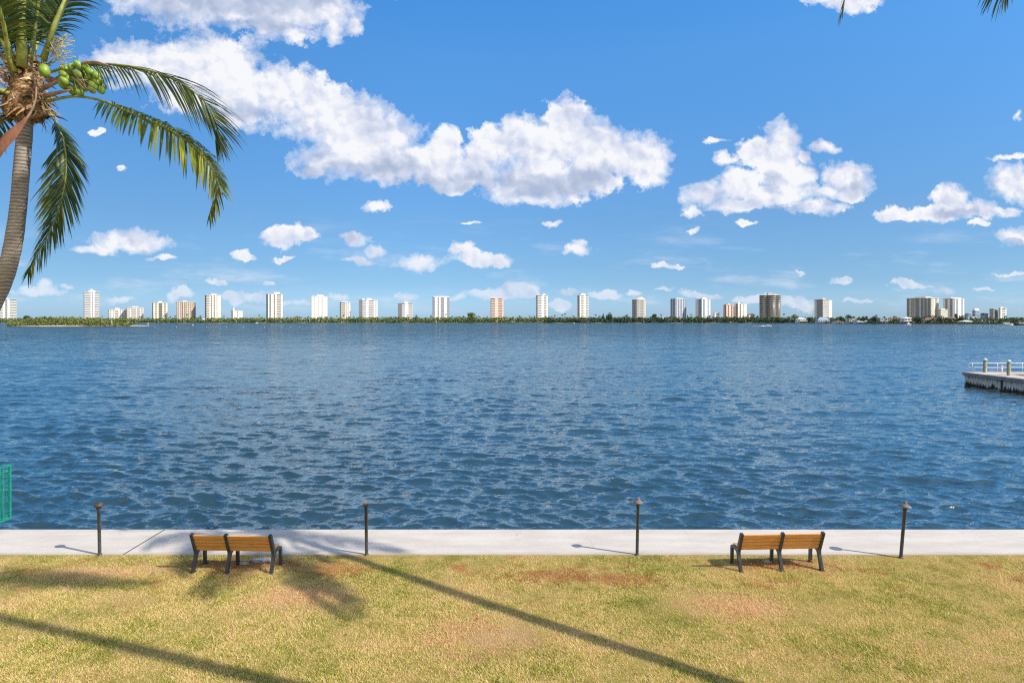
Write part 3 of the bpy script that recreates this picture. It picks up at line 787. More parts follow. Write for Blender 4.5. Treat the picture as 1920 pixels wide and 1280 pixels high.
# flat green leaf bases fanning from the heart
mb = MB()
for (x0, y0, x1, y1, w) in ((42,125,44,-25,.085),(28,135,-12,20,.05),(82,115,128,-15,.045),(18,176,-30,160,.045)):
    a, b_ = L2(at(x0, y0, YP-.28)), L2(at(x1, y1, YP-.4)); mb.tube([a, a.lerp(b_, .5)+Vector((0, -.04, .02)), b_], [w, w*.75, w*.45], 8)
mb.build('leaf_base', M['stalk'], palm)
# dead spathe hanging across the trunk
sp = MB(); C = cat_rom(pp((68,150,-.36),(67,185,-.42),(55,215,-.45),(30,245,-.5),(2,275,-.5),(-28,330,-.5)), 16)
sp.tube(C[:9], [.012+.008*(i/8) for i in range(9)], 6)
sp.build('dead_leaf_stalk', M['stalk_dry'], palm)
sp = MB(); vs = []
for i, c in enumerate(C[7:]):
    w = .01+.085*math.sin(math.pi*min(1, (i+.5)/8.5)*.75)
    vs += [c+Vector((-w*.5, 0, w)), c+Vector((0, -.05, 0)), c+Vector((w*.5, 0, -w))]
sp.add(vs, [(3*i+k, 3*i+k+1, 3*i+k+4, 3*i+k+3) for i in range(len(C[7:])-1) for k in (0, 1)], 0, True)
sp.build('dead_spathe', M['spathe'], palm)
sp = MB(); C = cat_rom(pp((100,150,-.3),(150,121,-.45),(180,117,-.5),(212,126,-.5)), 14); vs = []
for i, c in enumerate(C):
    w = .028*math.sin(math.pi*(i+.4)/15); vs += [c+Vector((0, 0, w)), c+Vector((0, -.03, 0)), c+Vector((0, 0, -w))]
sp.add(vs, [(3*i+k, 3*i+k+1, 3*i+k+4, 3*i+k+3) for i in range(14) for k in (0, 1)], 0, True)
sp.build('dry_spathe', M['stalk_dry'], palm)
# flower sprays
mb = MB(); rr = random.Random(8)
for i in range(46):
    a = L2(at(rr.uniform(84, 104), rr.uniform(70, 122), YP-.35)); e = L2(at(rr.uniform(108, 142), rr.uniform(58, 125), YP-.35+rr.uniform(-.15, .15)))
    mb.tube([a, a.lerp(e, .55)+Vector((0, 0, .03)), e], [.006, .004, .003], 4)
    if i % 4 == 0: mb.box(e.x-.03, e.x+.012, e.y-.01, e.y+.01, e.z-.010, e.z+.010)
mb.build('flower_spray', M['flower'], palm)
# coconut bunch
mb = MB()
for a in (((82,165,-.2),(98,158,-.35),(120,148,-.45)), ((85,180,-.2),(105,175,-.35),(135,168,-.45)), ((90,150,-.2),(125,150,-.4),(165,150,-.45))):
    mb.tube(pp(*a), [.045, .032, .015], 7)
bunch = mb.build('coconut_bunch', M['stalk_dry'], palm)
mb2 = MB()
rr = random.Random(21); placed = []
spots = [(122,128),(134,127),(147,124),(160,128),(170,133),(118,140),(132,136),(146,138),(158,141),(172,145),(180,152),(121,153),(137,149),(150,150),(162,155),(175,160),
         (186,150),(192,160),(188,168),(130,165),(144,161),(158,166),(172,168),(138,171),(151,172),(126,146),(166,150),(118,160),(182,140)]
for i, (x, y) in enumerate(spots):
    c = L2(at(x+rr.uniform(-1.5, 1.5), y+rr.uniform(-1.5, 1.5), YP-.40+rr.uniform(-.10, .10)))
    coconut(bunch, c, Vector((rr.uniform(.2, .9), rr.uniform(-.3, .5), rr.uniform(-.9, -.3))).normalized(), rr.uniform(.068, .085), i)
for i in range(9):
    a = L2(at(rr.uniform(130, 150), rr.uniform(130, 165), YP-.5)); e = L2(at(rr.uniform(145, 185), rr.uniform(160, 182), YP-.55)); mb2.tube([a, e], .004, 4)
mb2.build('coconut_stem', M['stalk_dry'], bunch)
coconut(palm, L2(at(83, 132, YP-.42)), Vector((.3, -.2, -.9)).normalized(), .112, 77)

# two palms that stand outside the frame to the right and throw the long shadows
SH = Vector((1.128, -.456, 1.0))         # shadow point + h*SH = point at height h
def S2(px, py, h): return gnd(px, py)+SH*h
def shade_palm(base_, tr_pts, label, r0, r1, fr, seed):
    root = empty('coconut_palm', base_, 0, label, 'palm tree', 'palms beside the lawn'); b0 = Vector(base_)
    P_ = [Vector(p_)-b0 for p_ in tr_pts]
    trunk(root, [Vector((0, 0, -.15))]+P_, r0, r1, 1.4)
    c = P_[-1]; fibre_crown(root, c+Vector((0, 0, .2)), .95, seed)
    for i, f in enumerate(fr):
        if not isinstance(f[0], Vector): pts = arc(c+Vector((0, 0, .25)), R(f[0]), f[1], f[2], f[3])
        else: pts = [c+Vector((0, 0, .25))]+[Vector(q)-b0 for q in f]
        frond(root, pts, .2, .8, 60, seed*50+i, 'leaf', 1.0, .056, .95, .034, .12)
    return root
def line_pts(b_, c_, bow):
    return [b_.lerp(c_, f)+Vector(bow)*math.sin(math.pi*f) for f in (.2, .4, .6, .8)]+[c_]
bA = Vector((8.7, 5.4, 0)); crA = Vector((-6.0, 15.6, 0))+SH*13.3
shade_palm(bA, line_pts(bA, crA, (.10, -.12, 0)),
  'leaning coconut palm at the right edge, only two frond tips hanging into the sky', .165, .115,
  [(250, 3.4, 1.0, 1.2), (300, 3.4, .9, 1.4), (340, 3.6, .8, 1.6), (25, 3.6, .9, 1.8), (70, 3.4, 1.2, 1.2), (205, 3.4, .9, 1.0),
   (280, 2.6, 1.8, .4), (10, 2.6, 2.0, .5), (100, 2.8, 1.8, .4), (190, 2.6, 1.9, .4),
   [at(1990,-260,9.6), at(1930,-150,9.3), at(1893,-52,9.2), at(1887,-16,9.2)],
   [at(1900,-330,10.4), at(1730,-280,11.0), at(1612,-105,11.3), at(1576,34,11.4)],
   [S2(560,1060,12.9), S2(600,1095,12.4), S2(640,1130,11.6)],
   [S2(440,1055,12.9), S2(390,1085,12.4), S2(355,1110,11.8)],
   [S2(470,1060,12.9), S2(410,1095,12.3), S2(375,1120,11.6)],
   [S2(570,1075,12.9), S2(625,1105,12.2), S2(670,1150,11.5)],
   [S2(550,1080,12.7), S2(585,1115,12.0), S2(640,1155,11.2)],
   ], 2)
bB = Vector((10.15, 4.6, 0)); crB = Vector((-14.8, 13.05, 0))+SH*18.0
shade_palm(bB, line_pts(bB, crB, (.15, -.10, 0)),
  'taller coconut palm out of frame to the right of the lawn', .17, .12,
  [(20, 3.6, .9, 1.2), (65, 3.6, 1.0, 1.5), (110, 3.6, .9, 1.4), (160, 3.6, .9, 1.6), (205, 3.6, .8, 1.6), (250, 3.6, .9, 1.4), (300, 3.6, .8, 1.5),
   (340, 2.8, 1.7, .5), (90, 2.8, 1.8, .5), (220, 2.8, 1.8, .4), [S2(-250,1072,16.2), S2(0,1080,15.6), S2(150,1083,15.0), S2(285,1092,14.4)], [S2(-250,1068,16.4), S2(0,1074,15.9), S2(130,1080,15.4), S2(250,1090,14.9)], [S2(-250,1080,16.0), S2(-20,1086,15.4), S2(110,1090,14.9), S2(230,1096,14.4)]], 3)

# ---------------------------------------------------------------- pier on the right
PX, PYb = 44.4, 60.2; DZ = .32
pier = empty('concrete_pier', (PX, PYb, 0), 0, 'concrete pier with stained panels and pale deck at the right edge', 'pier')
mb = MB()
k = 0; y = 0.0
while y > -34:                                # west face panels
    for q_ in range(7): mb.box(.09, .14, y-.45-q_*.58, y-.30-q_*.58, -3.2, -.10)
    mb.box(.14, .34, y-4.3, y-.12, -3.2, -.02); y -= 4.42
x = .5
while x < 60: mb.box(x, x+4.3, -.34, -.14, -3.2, -.02); x += 4.42
mb.box(.02, .40, -.40, .02-.04, -3.2, -.021)
mb.build('wall_panel', M['pier_panel'], pier)
mb = MB(); y = -.06
for i in range(8):
    mb = MB(); mb.box(.05, .33, -4.42*i-.10, -4.42*i+.02 if i else -.0, -3.0, -.04); mb.build('panel_joint', M['joint'], pier)
mb = MB(); mb.box(-.10, .42, -34, .10, -.02, DZ-.10); mb.box(.42, 60, -.42, .10, -.02, DZ-.10)
mb.box(-.16, -.10, -34, .16, .12, .16); mb.build('edge_beam', M['pier_beam'], pier)
mb = MB(); mb.box(-.16, 2.1, -34, .16, DZ-.10, DZ); mb.box(2.1, 60, -2.4, .16, DZ-.10, DZ-.001); mb.build('deck', M['pier_deck'], pier)
mb = MB(); mb.box(1.7, 2.06, -34, -2.5, -3, DZ-.11); mb.box(2.06, 60, -2.36, -2.0, -3, DZ-.11); mb.build('inner_beam', M['roof_tile'], pier)
rail = MB(); yr_ = -.10; r_ = .026; z1, z2 = DZ+.88, DZ+.44
loop = [(60, yr_, z1), (.55, yr_, z1)]+[(.55-.22*math.sin(a), yr_, (z1+z2)/2+(z1-z2)/2*math.cos(a)) for a in [math.pi*i/8 for i in range(1, 8)]]+[(.55, yr_, z2), (60, yr_, z2)]
rail.tube(loop, r_, 6)
for i in range(22): rail.tube([(.42+.30+i*1.22, yr_, DZ), (.42+.30+i*1.22, yr_, z1)], .024, 6)
rail.build('railing', M['alu'], pier)
for (px, py, yt, lab) in ((1847, 698, 671, 'timber mooring pile with a white cone cap nearest the pier corner'), (1891.5, 703.5, 674, 'timber mooring pile with a white cone cap at the right, over the pier opening')):
    p0 = gnd(px, py, DZ); H = (py-yt)/F*p0.y
    o = empty('mooring_pile', p0, 0, lab, 'piling', 'mooring piles on the pier')
    mb = MB(); mb.lathe([(.17, -3), (.16, H-.20), (0, H-.2)], n=14); mb.build('timber_post', M['piling'], o)
    mb = MB(); mb.lathe([(0, H-.22), (.20, H-.21), (.20, H-.15), (.07, H-.02), (0, H)], n=14); mb.build('cap', M['white_paint'], o)
p0 = gnd(1877.5, 696.5, DZ); o = empty('power_pedestal', p0, 0, 'short white power pedestal on the pier deck between the piles', 'pedestal')
mb = MB(); mb.lathe([(.12, 0), (.12, .42), (0, .42)], n=12); mb.build('body', M['white_paint'], o)
mb = MB(); mb.lathe([(0, .43), (.17, .43), (.17, .52), (.10, .60), (0, .62)], n=12); mb.build('cap', M['cap_pale'], o)

# ---------------------------------------------------------------- far shore land
def shore_y(px):
    xs_ = [-600, 0, 1150, 1400, 1480, 1560, 1640, 1760, 1920, 2600]; ys2 = [1650, 1500, 1420, 1380, 1260, 1120, 960, 900, 850, 700]
    return float(np.interp(px, xs_, ys2))
ld = MB(); vs = []; pxs = list(range(-900, 2901, 20))
for px in pxs:
    Y = shore_y(px); x = X_(px, Y); k = (Y+900)/Y
    vs += [(x, Y, WZ-1), (x, Y, -.25), (x*k, Y+900, 1.5)]
ld.add(vs, [(3*i+a, 3*i+3+a, 3*i+4+a, 3*i+1+a) for i in range(len(pxs)-1) for a in (0, 1)])
tag(ld.build('far_shore', M['shore_soil']), kind='structure')

def leaf_mass(name, C, S, mat, rs_, tilt=.6, attr=True, parent=None, kind=None):
    """quads of half-size S at centres C with random orientation"""
    n = len(C); nrm = rs_.randn(n, 3); nrm[:, 2] = np.abs(nrm[:, 2])+.2; nrm[:, 1] -= .4
    nrm /= np.linalg.norm(nrm, axis=1)[:, None]
    a = np.cross(nrm, rs_.randn(n, 3)); a /= np.linalg.norm(a, axis=1)[:, None]; b_ = np.cross(nrm, a)
    S = S[:, None]
    V = np.stack([C+a*S, C+b_*S*.8, C-a*S*.9, C-b_*S], 1).reshape(-1, 3)
    me = np_mesh(name, V, np.arange(4*n).reshape(-1, 4), False, {'tint': np.repeat(rs_.rand(n), 4)})
    return link(name, me, mat, parent)
rs2 = np.random.RandomState(17)
def hedge(x0, x1, top_fn, dens, mat, name, y_off=4, depth=26, size=(1.0, 2.0), core_h=.75):
    n = int((x1-x0)*dens); px = x0+(x1-x0)*rs2.rand(n)
    Y = np.array([shore_y(p_) for p_ in px])
    dd = y_off+depth*rs2.rand(n)**1.4; Yc = Y+dd
    top = np.array([top_fn(p_) for p_ in px])                     # height above ground in metres
    bumps = .52+.90*value_noise(px*.30, dd*.12, 1.0, 44)+.30*(value_noise(px*1.3, dd*.3, 1.0, 45)-.5)
    prof = np.clip(dd/9, .35, 1)**.5
    z = -.6+(top*bumps*prof)*(1-rs2.rand(n)**2.2*.95)
    C = np.stack([(px-HX)/F*Yc, Yc, z], 1); S = size[0]+(size[1]-size[0])*rs2.rand(n)
    o = leaf_mass(name, C, S, M[mat], rs2); tag(o, kind='stuff'); return o
def topL(px): return float(np.interp(px, [-200, 300, 600, 860, 1000, 1160, 1300, 1400, 1500, 1600, 1700, 2100], [8, 8.3, 9.2, 9.6, 9.6, 9.3, 9.8, 10.5, 8.8, 6.8, 6.4, 6.4]))
hedge(-260, 1090, topL, 15, 'mangrove', 'mangrove_thicket')
hedge(1020, 1500, topL, 18, 'mangrove_dark', 'mangrove_thicket')
hedge(1480, 2200, lambda p_: topL(p_)*1.0, 22, 'mangrove_dark', 'shrub_belt', 34, 70, (.8, 1.6))
hedge(1500, 2200, lambda p_: 3.0, 10, 'mangrove_dark', 'shrub_belt', 5, 8, (.6, 1.0))
hedge(-260, 2200, lambda p_: topL(p_)*1.05, 8, 'mangrove_dark', 'far_woodland', 60, 90, (1.4, 2.4))

# ---------------------------------------------------------------- towers
TH = R(38)
def facade(spec, a0, a1, H, fl, wall, wins, bals, axis):
    """axis 0: front face y=0 ; axis 1: left face x=0.  spec like 'w1 b3 d2'"""
    it = [(s_[0], float(s_[1:])) for s_ in spec.split()]; tot = sum(w for _, w in it); a = a0; fh = H/fl
    def bx(mb, p0, p1, q0, q1, z0, z1):
        if axis == 0: mb.box(p0, p1, q0, q1, z0, z1)
        else: mb.box(q0, q1, p0, p1, z0, z1)
    for ty, w in it:
        e = a+(a1-a0)*w/tot
        if ty == 'w': bx(wall, a, e, .0, 1.5, 0, H)
        elif ty == 'b':
            g_ = MB(); bx(g_, a, e, 1.3, 1.5, 0, H); wins.append(g_)
            s_ = MB()
            for k in range(fl): bx(s_, a, e, .06, 1.29, k*fh-.15, k*fh+.12*fh); bx(s_, a, e, .05, .22, k*fh+.12*fh, k*fh+.52*fh)
            bals.append(s_)
        elif ty == 'd':
            bx(wall, a, e, .0, 1.5, 0, H); g_ = MB(); ww = (e-a)
            nn = max(1, int(round(ww/5.0)))
            for k in range(fl):
                for q in range(nn):
                    c = a+ww*(q+.5)/nn; h_ = ww/nn*.30
                    bx(g_, c-h_, c+h_, -.08, .0, (k+.32)*fh, (k+.80)*fh)
            wins.append(g_)
        elif ty == 'g':
            bx(wall, a, e, .5, 1.5, 0, H); g_ = MB(); bx(g_, a+.05, e-.05, .25, .49, 0, H); wins.append(g_)
            s_ = MB()
            for k in range(fl): bx(s_, a+.06, e-.06, .12, .24, k*fh, k*fh+.16*fh)
            bals.append(s_)
        a = e
def tower(label, x0, xs_, x1, ytop, Y, front, side, wall='wall_white', glass='glass_mid', fl=20, pent=((.3,.7,4),), roofm=None, zb=0, name='apartment_tower', dfix=22, cat='tower', group='apartment towers on the far shore', par='balcony'):
    u0, us, u1 = (x0-HX)/F, (xs_-HX)/F, (x1-HX)/F
    A = Vector((us*Y, Y, zb)); c, s = math.cos(TH), math.sin(TH); fl = max(3, round(fl*.72))
    w = (u1*A.y-A.x)/(c-u1*s)
    den = (s+u0*c)
    d = (A.x-u0*A.y)/den if (xs_-x0 > .5 and den > .12) else dfix
    H = CZ+(HY-ytop)/F*Y-zb
    root = empty(name, A, TH, label, cat, group)
    wl = MB(); wins, bals = [], []
    wl.box(1.5, w, 1.5, d, 0, H)
    facade(front, 0, w, H, fl, wl, wins, bals, 0)
    facade(side, 1.5, d, H, fl, wl, wins, bals, 1)
    wl.build('wall', M[wall], root)
    for g_ in wins: g_.build('window_column', M[glass], root)
    for s_ in bals: s_.build('balcony_column', M[wall], root)
    mb = MB(); mb.box(-.5, w+.5, -.5, d+.5, H, H+1.1); mb.build('roof', M[roofm or wall], root)
    for a, b_, h in pent:
        mb = MB(); mb.box(w*a, w*b_, d*.25, d*.7, H+1.1, H+1.1+h); mb.build('penthouse', M[wall], root)
    return root, w, d, H
YT = 1560
tower('white tower with grey balcony bands behind the palm trunk', -8, -8, 31, 561, YT, 'b3 w1 g1 w1 b3', 'w1', fl=19, pent=((.4,.6,2),))
tower('tallest white tower on the left, banded with balconies, above the green islet', 157, 158, 186, 547.5, YT, 'b4 w1 g.5 w1 b3', 'g2 w1', fl=24, glass='glass_mid', pent=((.3,.75,4),(.4,.6,7)))
tower('low stepped white block right of the islet, left one of the pair', 205, 205, 237, 581, YT, 'd3 b2 w.5 d4', 'd2', 'wall_pale', fl=10, pent=((.35,.6,4),))
tower('low stepped white block right of the islet, slightly taller one of the pair', 239, 239, 269, 577, YT, 'd2 b3 w.5 b2 d2', 'd2', 'wall_pale', fl=11, pent=((.3,.7,3),))
tower('cream tower with dark vertical glass in the middle', 285, 287.5, 314, 568, YT, 'w1 b1.4 w1.2 g2.4 w1.2 b1.4 w1', 'g1', 'wall_cream', 'glass_dark', 15, ((.35,.65,4),))
tower('wide tan tower with a flat projecting roof', 331, 332, 367, 566, YT, 'd3 g.8 w.8 g.5 d3 d3 g1', 'd2', 'wall_tan', 'glass_brown', 15, ((.3,.55,3),), 'wall_cream')
tower('cream tower striped with dark vertical bands and dark left corner', 384, 387, 414, 553.5, YT, 'b2 w.8 g.7 w1.2 g.7 w1 d1 w2', 'g1', 'wall_pale', 'glass_brown', 22, ((.35,.72,4),))
tower('small windowless white block with a taller stub at its left', 437, 437, 455, 583, YT, 'w3 g.6 w4', 'w1', fl=8, pent=((0.02,.2,7),), name='white_block')
tower('white tower with nearly black left edge and brown glass strips', 499, 502.5, 530, 551.5, YT, 'w1 g1 w2 g.8 w1.4 b3 w1.2', 'g1', 'wall_pale', 'glass_dark', 22, ((.45,.85,5),))
tower('plain bright white tower with thin vertical strips', 583, 584, 614, 555.5, YT, 'w2 g.25 w1.6 w.2 g.3 w2 d.9 w3', 'w1', 'wall_white', 'glass_brown', 21, ((.35,.75,4),))
tower('narrow cream tower dotted with brown windows', 637, 639, 657, 567, YT, 'b3 w.3 d2 w1', 'g1', 'wall_pale', 'glass_brown', 14, ((.2,.8,2),))
tower('white tower with two broad banks of pale balconies', 679, 679.5, 708, 562.5, YT, 'b2.6 w2 b4 w1 d1.4 w.6', 'w1', 'wall_white', 'glass_mid', 17, ((.05,.2,2),(.35,.65,4)))
tower('short white tower with a blank centre between balconies', 753, 753.5, 774, 569, YT, 'b2 w2.4 b3', 'w1', 'wall_white', 'glass_mid', 14, ((.3,.65,4),))
tower('broad white tower with pale grey glass and an overhanging roof', 811, 812.5, 843, 557, YT, 'g1 w1.4 g.8 w1 g2 w1.6 g1.6', 'g1', 'wall_white', 'glass_mid', 20, ((.05,.95,1.2),))
tower('salmon pink tower with brown balcony recesses', 920, 921, 944, 559.5, YT, 'b2.6 w2.2 b2.8 w.8', 'd1', 'wall_pink', 'glass_brown', 19, ((.2,.5,2),))
tower('slim white tower with regular balcony bands, left of the central pair', 1005, 1008, 1027, 554, YT, 'b3 w1.8 b2 w1', 'd2', 'wall_white', 'glass_mid', 22, ((.55,.8,4),))
tower('slim off-white tower with three balcony columns, right of the central pair', 1082, 1087, 1104, 554, YT, 'w1 b2 w1.6 b2.4', 'g1 w1', 'wall_pale', 'glass_mid', 22, ((.25,.7,5),))
r_, w_, d_, H_t = tower('grey beige tower crowned with a small pointed gable', 1185, 1194, 1211, 562, YT, 'b1.4 d1 b2.2 d1 w1', 'd1 g1 d1', 'wall_grey', 'glass_mid', 18, ())
mb = MB(); mb.add([(w_*.1, 0, H_t+1.1), (w_, 0, H_t+1.1), (w_*.55, 0, H_t+8), (w_*.1, d_*.6, H_t+1.1), (w_, d_*.6, H_t+1.1), (w_*.55, d_*.6, H_t+8)], [(0,1,2),(3,5,4),(0,2,5,3),(1,4,5,2),(0,3,4,1)]); mb.build('gable', M['wall_cream'], r_)
tower('pale tower with a dense grid of dark windows and a bluish left side', 1257, 1266, 1287, 560.5, YT, 'g1.2 w.8 g1.2 w.8 g1.2 w.8 g1.2 w.6 g1', 'g1 w.5 g1', 'wall_blue', 'glass_mid', 18, ((.2,.8,2),))
tower('white tower with blue glass on its left and a rounded bright right side', 1304, 1316, 1332, 561, YT, 'w.6 g1 w1.6 g.6 w1', 'g2 w2', 'wall_white', 'glass_blue', 18, ((.3,.7,4),))
tower('tiny white block with a dark window right of the blue-sided tower', 1337, 1340, 1349, 587, YT, 'w1 g2 w1', 'w1', 'wall_white', 'glass_mid', 4, (), name='white_block')
tower('shorter of the two joined pink towers, at the left', 1356, 1362, 1377, 571.5, YT, 'w1 g1 w1.5 g1 w1.5', 'g1 w1', 'wall_pink', 'glass_brown', 14, ((.3,.5,2.5),))
tower('taller of the two joined pink towers, at the right', 1377.5, 1384, 1400, 570, YT+15, 'w1.2 g1 w2 g.5 w2', 'g1 w1', 'wall_pale', 'glass_brown', 14, ((.1,.35,4),))
tower('small pink building with a brown roof beside the round tower', 1401, 1404, 1415, 590, YT-60, 'w3', 'w1', 'wall_pink', 'glass_brown', 3, ((.3,.9,1.5),), 'roof_tile', name='pink_building', cat='building')
# round dark tower made of three lobes
Yr = 1500; root = empty('apartment_tower', (X_(1445, Yr), Yr, 0), 0, 'wide round-cornered tower with stacked dark glass and cream balcony rings', 'tower', 'apartment towers on the far shore')
Hh = CZ+(HY-554)/F*Yr; fl = 14; mb = MB(); gb = MB(); pb = MB()
for cx, cy, r_ in ((-16, 3, 9.5), (0, -2, 10.5), (16, 4, 9.5)):
    gb.lathe([(r_, 0), (r_, Hh), (0, Hh)], c=(cx, cy, 0), n=20)
    for k in range(fl+1):
        z = k*Hh/fl; mb.lathe([(r_+.02, z-.3), (r_+1.2, z-.3), (r_+1.2, z+.9), (r_+.02, z+.9)], c=(cx, cy, 0), n=20)
gb.build('glass_drum', M['glass_dark'], root); mb.build('balcony_ring', M['wall_cream'], root)
pb.box(-8, 4, -4, 6, Hh, Hh+6); pb.box(9, 18, 0, 8, Hh, Hh+4); pb.build('penthouse', M['wall_white'], root)
tower('brown grey tower with one blank white stripe and a dark roof edge', 1527, 1543, 1560, 562, 1450, 'b3 w1.5', 'g3 w1.2', 'wall_pale', 'glass_mid', 17, ((.2,.5,3),), 'wall_grey')
YR = 1250
tower('huge complex of joined towers, shaded blue on the left with a sunlit cream end', 1700, 1746, 1760, 559, YR, 'd2 w1 b2 w1', 'g2 w.5 g2 w.5 g2 w1 g3 w.5 b3 w1 g2', 'wall_cream', 'glass_mid', 16, ((.1,.9,2.5),), group='towers behind the right-hand houses')
tower('mid-height cream building between the two large tower complexes', 1760, 1764, 1777, 581, 1190, 'd3', 'w1', 'wall_cream', 'glass_mid', 8, ((.2,.7,2),), group='towers behind the right-hand houses')
tower('white tower complex with dark window columns, right of the cream building', 1768, 1787, 1808, 560, YR, 'g1.4 w.5 g1.4 w2 g1 w1', 'g1 w1 g1 w1', 'wall_white', 'glass_mid', 16, ((.05,.95,2),), group='towers behind the right-hand houses')
tower('low blue-grey office block', 1809, 1816, 1822, 588, 1300, 'g1', 'g1', 'wall_blue', 'glass_blue', 4, (), group='towers behind the right-hand houses', name='office_block', cat='building')
tower('white-topped block with blue glass below', 1823, 1829, 1837, 582.5, 1320, 'g2', 'g1', 'wall_white', 'glass_blue', 6, ((0,.98,4),), group='towers behind the right-hand houses', name='office_block', cat='building')
tower('small pale green glass block', 1838, 1845, 1855, 588, 1310, 'g1 w1 d1', 'g1', 'wall_blue', 'glass_blue', 4, (), group='towers behind the right-hand houses', name='office_block', cat='building')
tower('grey banded apartment block with dark corner glass', 1855, 1863, 1871, 579.5, 1300, 'b2 w1', 'b2', 'wall_grey', 'glass_mid', 8, (), group='towers behind the right-hand houses', name='apartment_block')
tower('white rounded apartment block at the far right of the skyline', 1872, 1876, 1887, 578, 1300, 'w1 b2.5 w.6', 'b1', 'wall_white', 'glass_mid', 8, ((.1,.5,2),), group='towers behind the right-hand houses', name='apartment_block')

# ---------------------------------------------------------------- houses on the right shore
def house(label, x0, x1, yeave, ypeak, Y, wall, roofm, style='hip', storeys=2, rot=0.0, dep=12):
    W_ = (x1-x0)/F*Y; zE = CZ+(HY-yeave)/F*Y; zP = CZ+(HY-ypeak)/F*Y
    root = empty('house', (X_((x0+x1)/2, Y), Y, -.3), rot, label, 'house', 'waterfront houses on the far shore'); zE += .3; zP += .3
    h = W_/2; mb = MB(); mb.box(-h, h, 0, dep, 0, zE); mb.build('wall', M[wall], root)
    mb = MB(); o_ = .7
    if style == 'hip':
        rd = max(0.5, h-dep*.5)
        mb.add([(-h-o_, -o_, zE), (h+o_, -o_, zE), (h+o_, dep+o_, zE), (-h-o_, dep+o_, zE), (-rd, dep/2, zP), (rd, dep/2, zP)], [(0,1,5,4),(1,2,5),(2,3,4,5),(3,0,4),(0,3,2,1)])
    elif style == 'gable':
        mb.add([(-h-o_, -o_, zE), (h+o_, -o_, zE), (h+o_, dep+o_, zE), (-h-o_, dep+o_, zE), (0, -o_, zP), (0, dep+o_, zP)], [(0,1,4),(2,3,5),(1,2,5,4),(3,0,4,5),(0,3,2,1)])
    else: mb.box(-h-.3, h+.3, -.3, dep+.3, zE, max(zP, zE+.5))
    mb.build('roof', M[roofm], root)
    n = max(2, int(W_/4)); fh = zE/storeys
    for s_ in range(storeys):
        for i in range(n):
            c = -h+W_*(i+.5)/n; g_ = MB(); g_.box(c-.28*W_/n, c+.28*W_/n, -.07, 0, fh*(s_+.25), fh*(s_+.78)); g_.build('window', M['glass_dark' if wall != 'wall_blue' else 'glass_blue'], root)
    mb = MB(); mb.box(-h*.9, h*.9, -3.5, -.08, fh*.92, fh*.98); 
    for i in range(5): mb.box(-h*.88+h*1.72*i/4, -h*.88+h*1.72*i/4+.3, -3.4, -3.1, 0, fh*.92)
    mb.build('porch', M['wall_white'], root)
    return root
house('white house with a terrace half hidden in the thicket, leftmost on the right shore', 1481, 1496, 600, 598, 1270, 'wall_pale', 'roof_white', 'flat', 1)
house('low white-roofed house behind the shoreline trees left of the blue roof', 1496, 1514, 598.5, 595.5, 1230, 'wall_white', 'roof_white')
house('house with a blue-grey pyramid roof', 1534, 1556, 600, 594.5, 1150, 'wall_blue', 'roof_blue')
house('low pink and white house right of the blue roof', 1566, 1582, 603, 601, 1080, 'wall_pale', 'roof_tile', 'hip', 1)
house('pale grey house under dark trees', 1592, 1606, 599, 596.5, 1060, 'wall_grey', 'roof_white')
house('low white house close to the water left of the modern house', 1607, 1626, 603.5, 601, 1010, 'wall_white', 'roof_white', 'flat', 1)
house('modern white house with blue glass balconies', 1651, 1665, 596.5, 595.5, 985, 'wall_blue', 'roof_white', 'flat', 2)
house('wide pale house behind a hedge, beside the modern house', 1667, 1694, 597.5, 594.5, 1000, 'wall_pale', 'roof_tile', 'hip', 2)
house('white villa with arches behind a moored motor boat', 1696, 1713, 597, 594, 950, 'wall_white', 'roof_white', 'hip', 2)
house('long pink-beige house with a brown tiled roof', 1733, 1759, 600.5, 594.5, 950, 'wall_tan', 'roof_tile', 'hip', 2, 0, 16)
house('tan two-storey villa with a brown roof between dark trees', 1775, 1795, 597.5, 594, 940, 'wall_cream', 'roof_tile', 'hip', 2)
house('large house with stepped white roofs and a gable', 1818, 1843, 599.5, 593.5, 950, 'wall_white', 'roof_white', 'gable', 2)
house('low long house with a white roof and dark porch, right of the gabled house', 1840, 1864, 603, 599.5, 910, 'wall_grey', 'roof_white', 'hip', 1)
house('low white-roofed boathouse left of the gabled house', 1806, 1827, 603, 600, 900, 'wall_grey', 'roof_white', 'hip', 1)
house('low tan-roofed house near the white boat', 1866, 1886, 603.5, 601, 905, 'wall_pale', 'wall_tan', 'hip', 1)
house('white house on the far right edge of the shore', 1912, 1932, 602.5, 599.5, 900, 'wall_white', 'roof_red', 'hip', 1)
house('low white roof seen above the trees left of the plain white tower', 560, 578, 598, 596.5, 1500, 'wall_white', 'roof_white', 'flat', 1)
house('brown-roofed house between palms, left of the plain white tower', 548, 560, 596, 593, 1512, 'wall_pale', 'roof_tile', 'hip', 1)
house('white house with pyramid roof at the foot of the cream striped tower', 374, 383, 601, 596, 1490, 'wall_white', 'roof_white', 'hip', 1)
house('long white low building right of the salmon tower', 946, 966, 598, 596.5, 1480, 'wall_white', 'roof_white', 'flat', 1)
house('white low building under the palms left of the dense-grid tower', 1240, 1253, 598, 595.5, 1480, 'wall_white', 'roof_white', 'hip', 1)
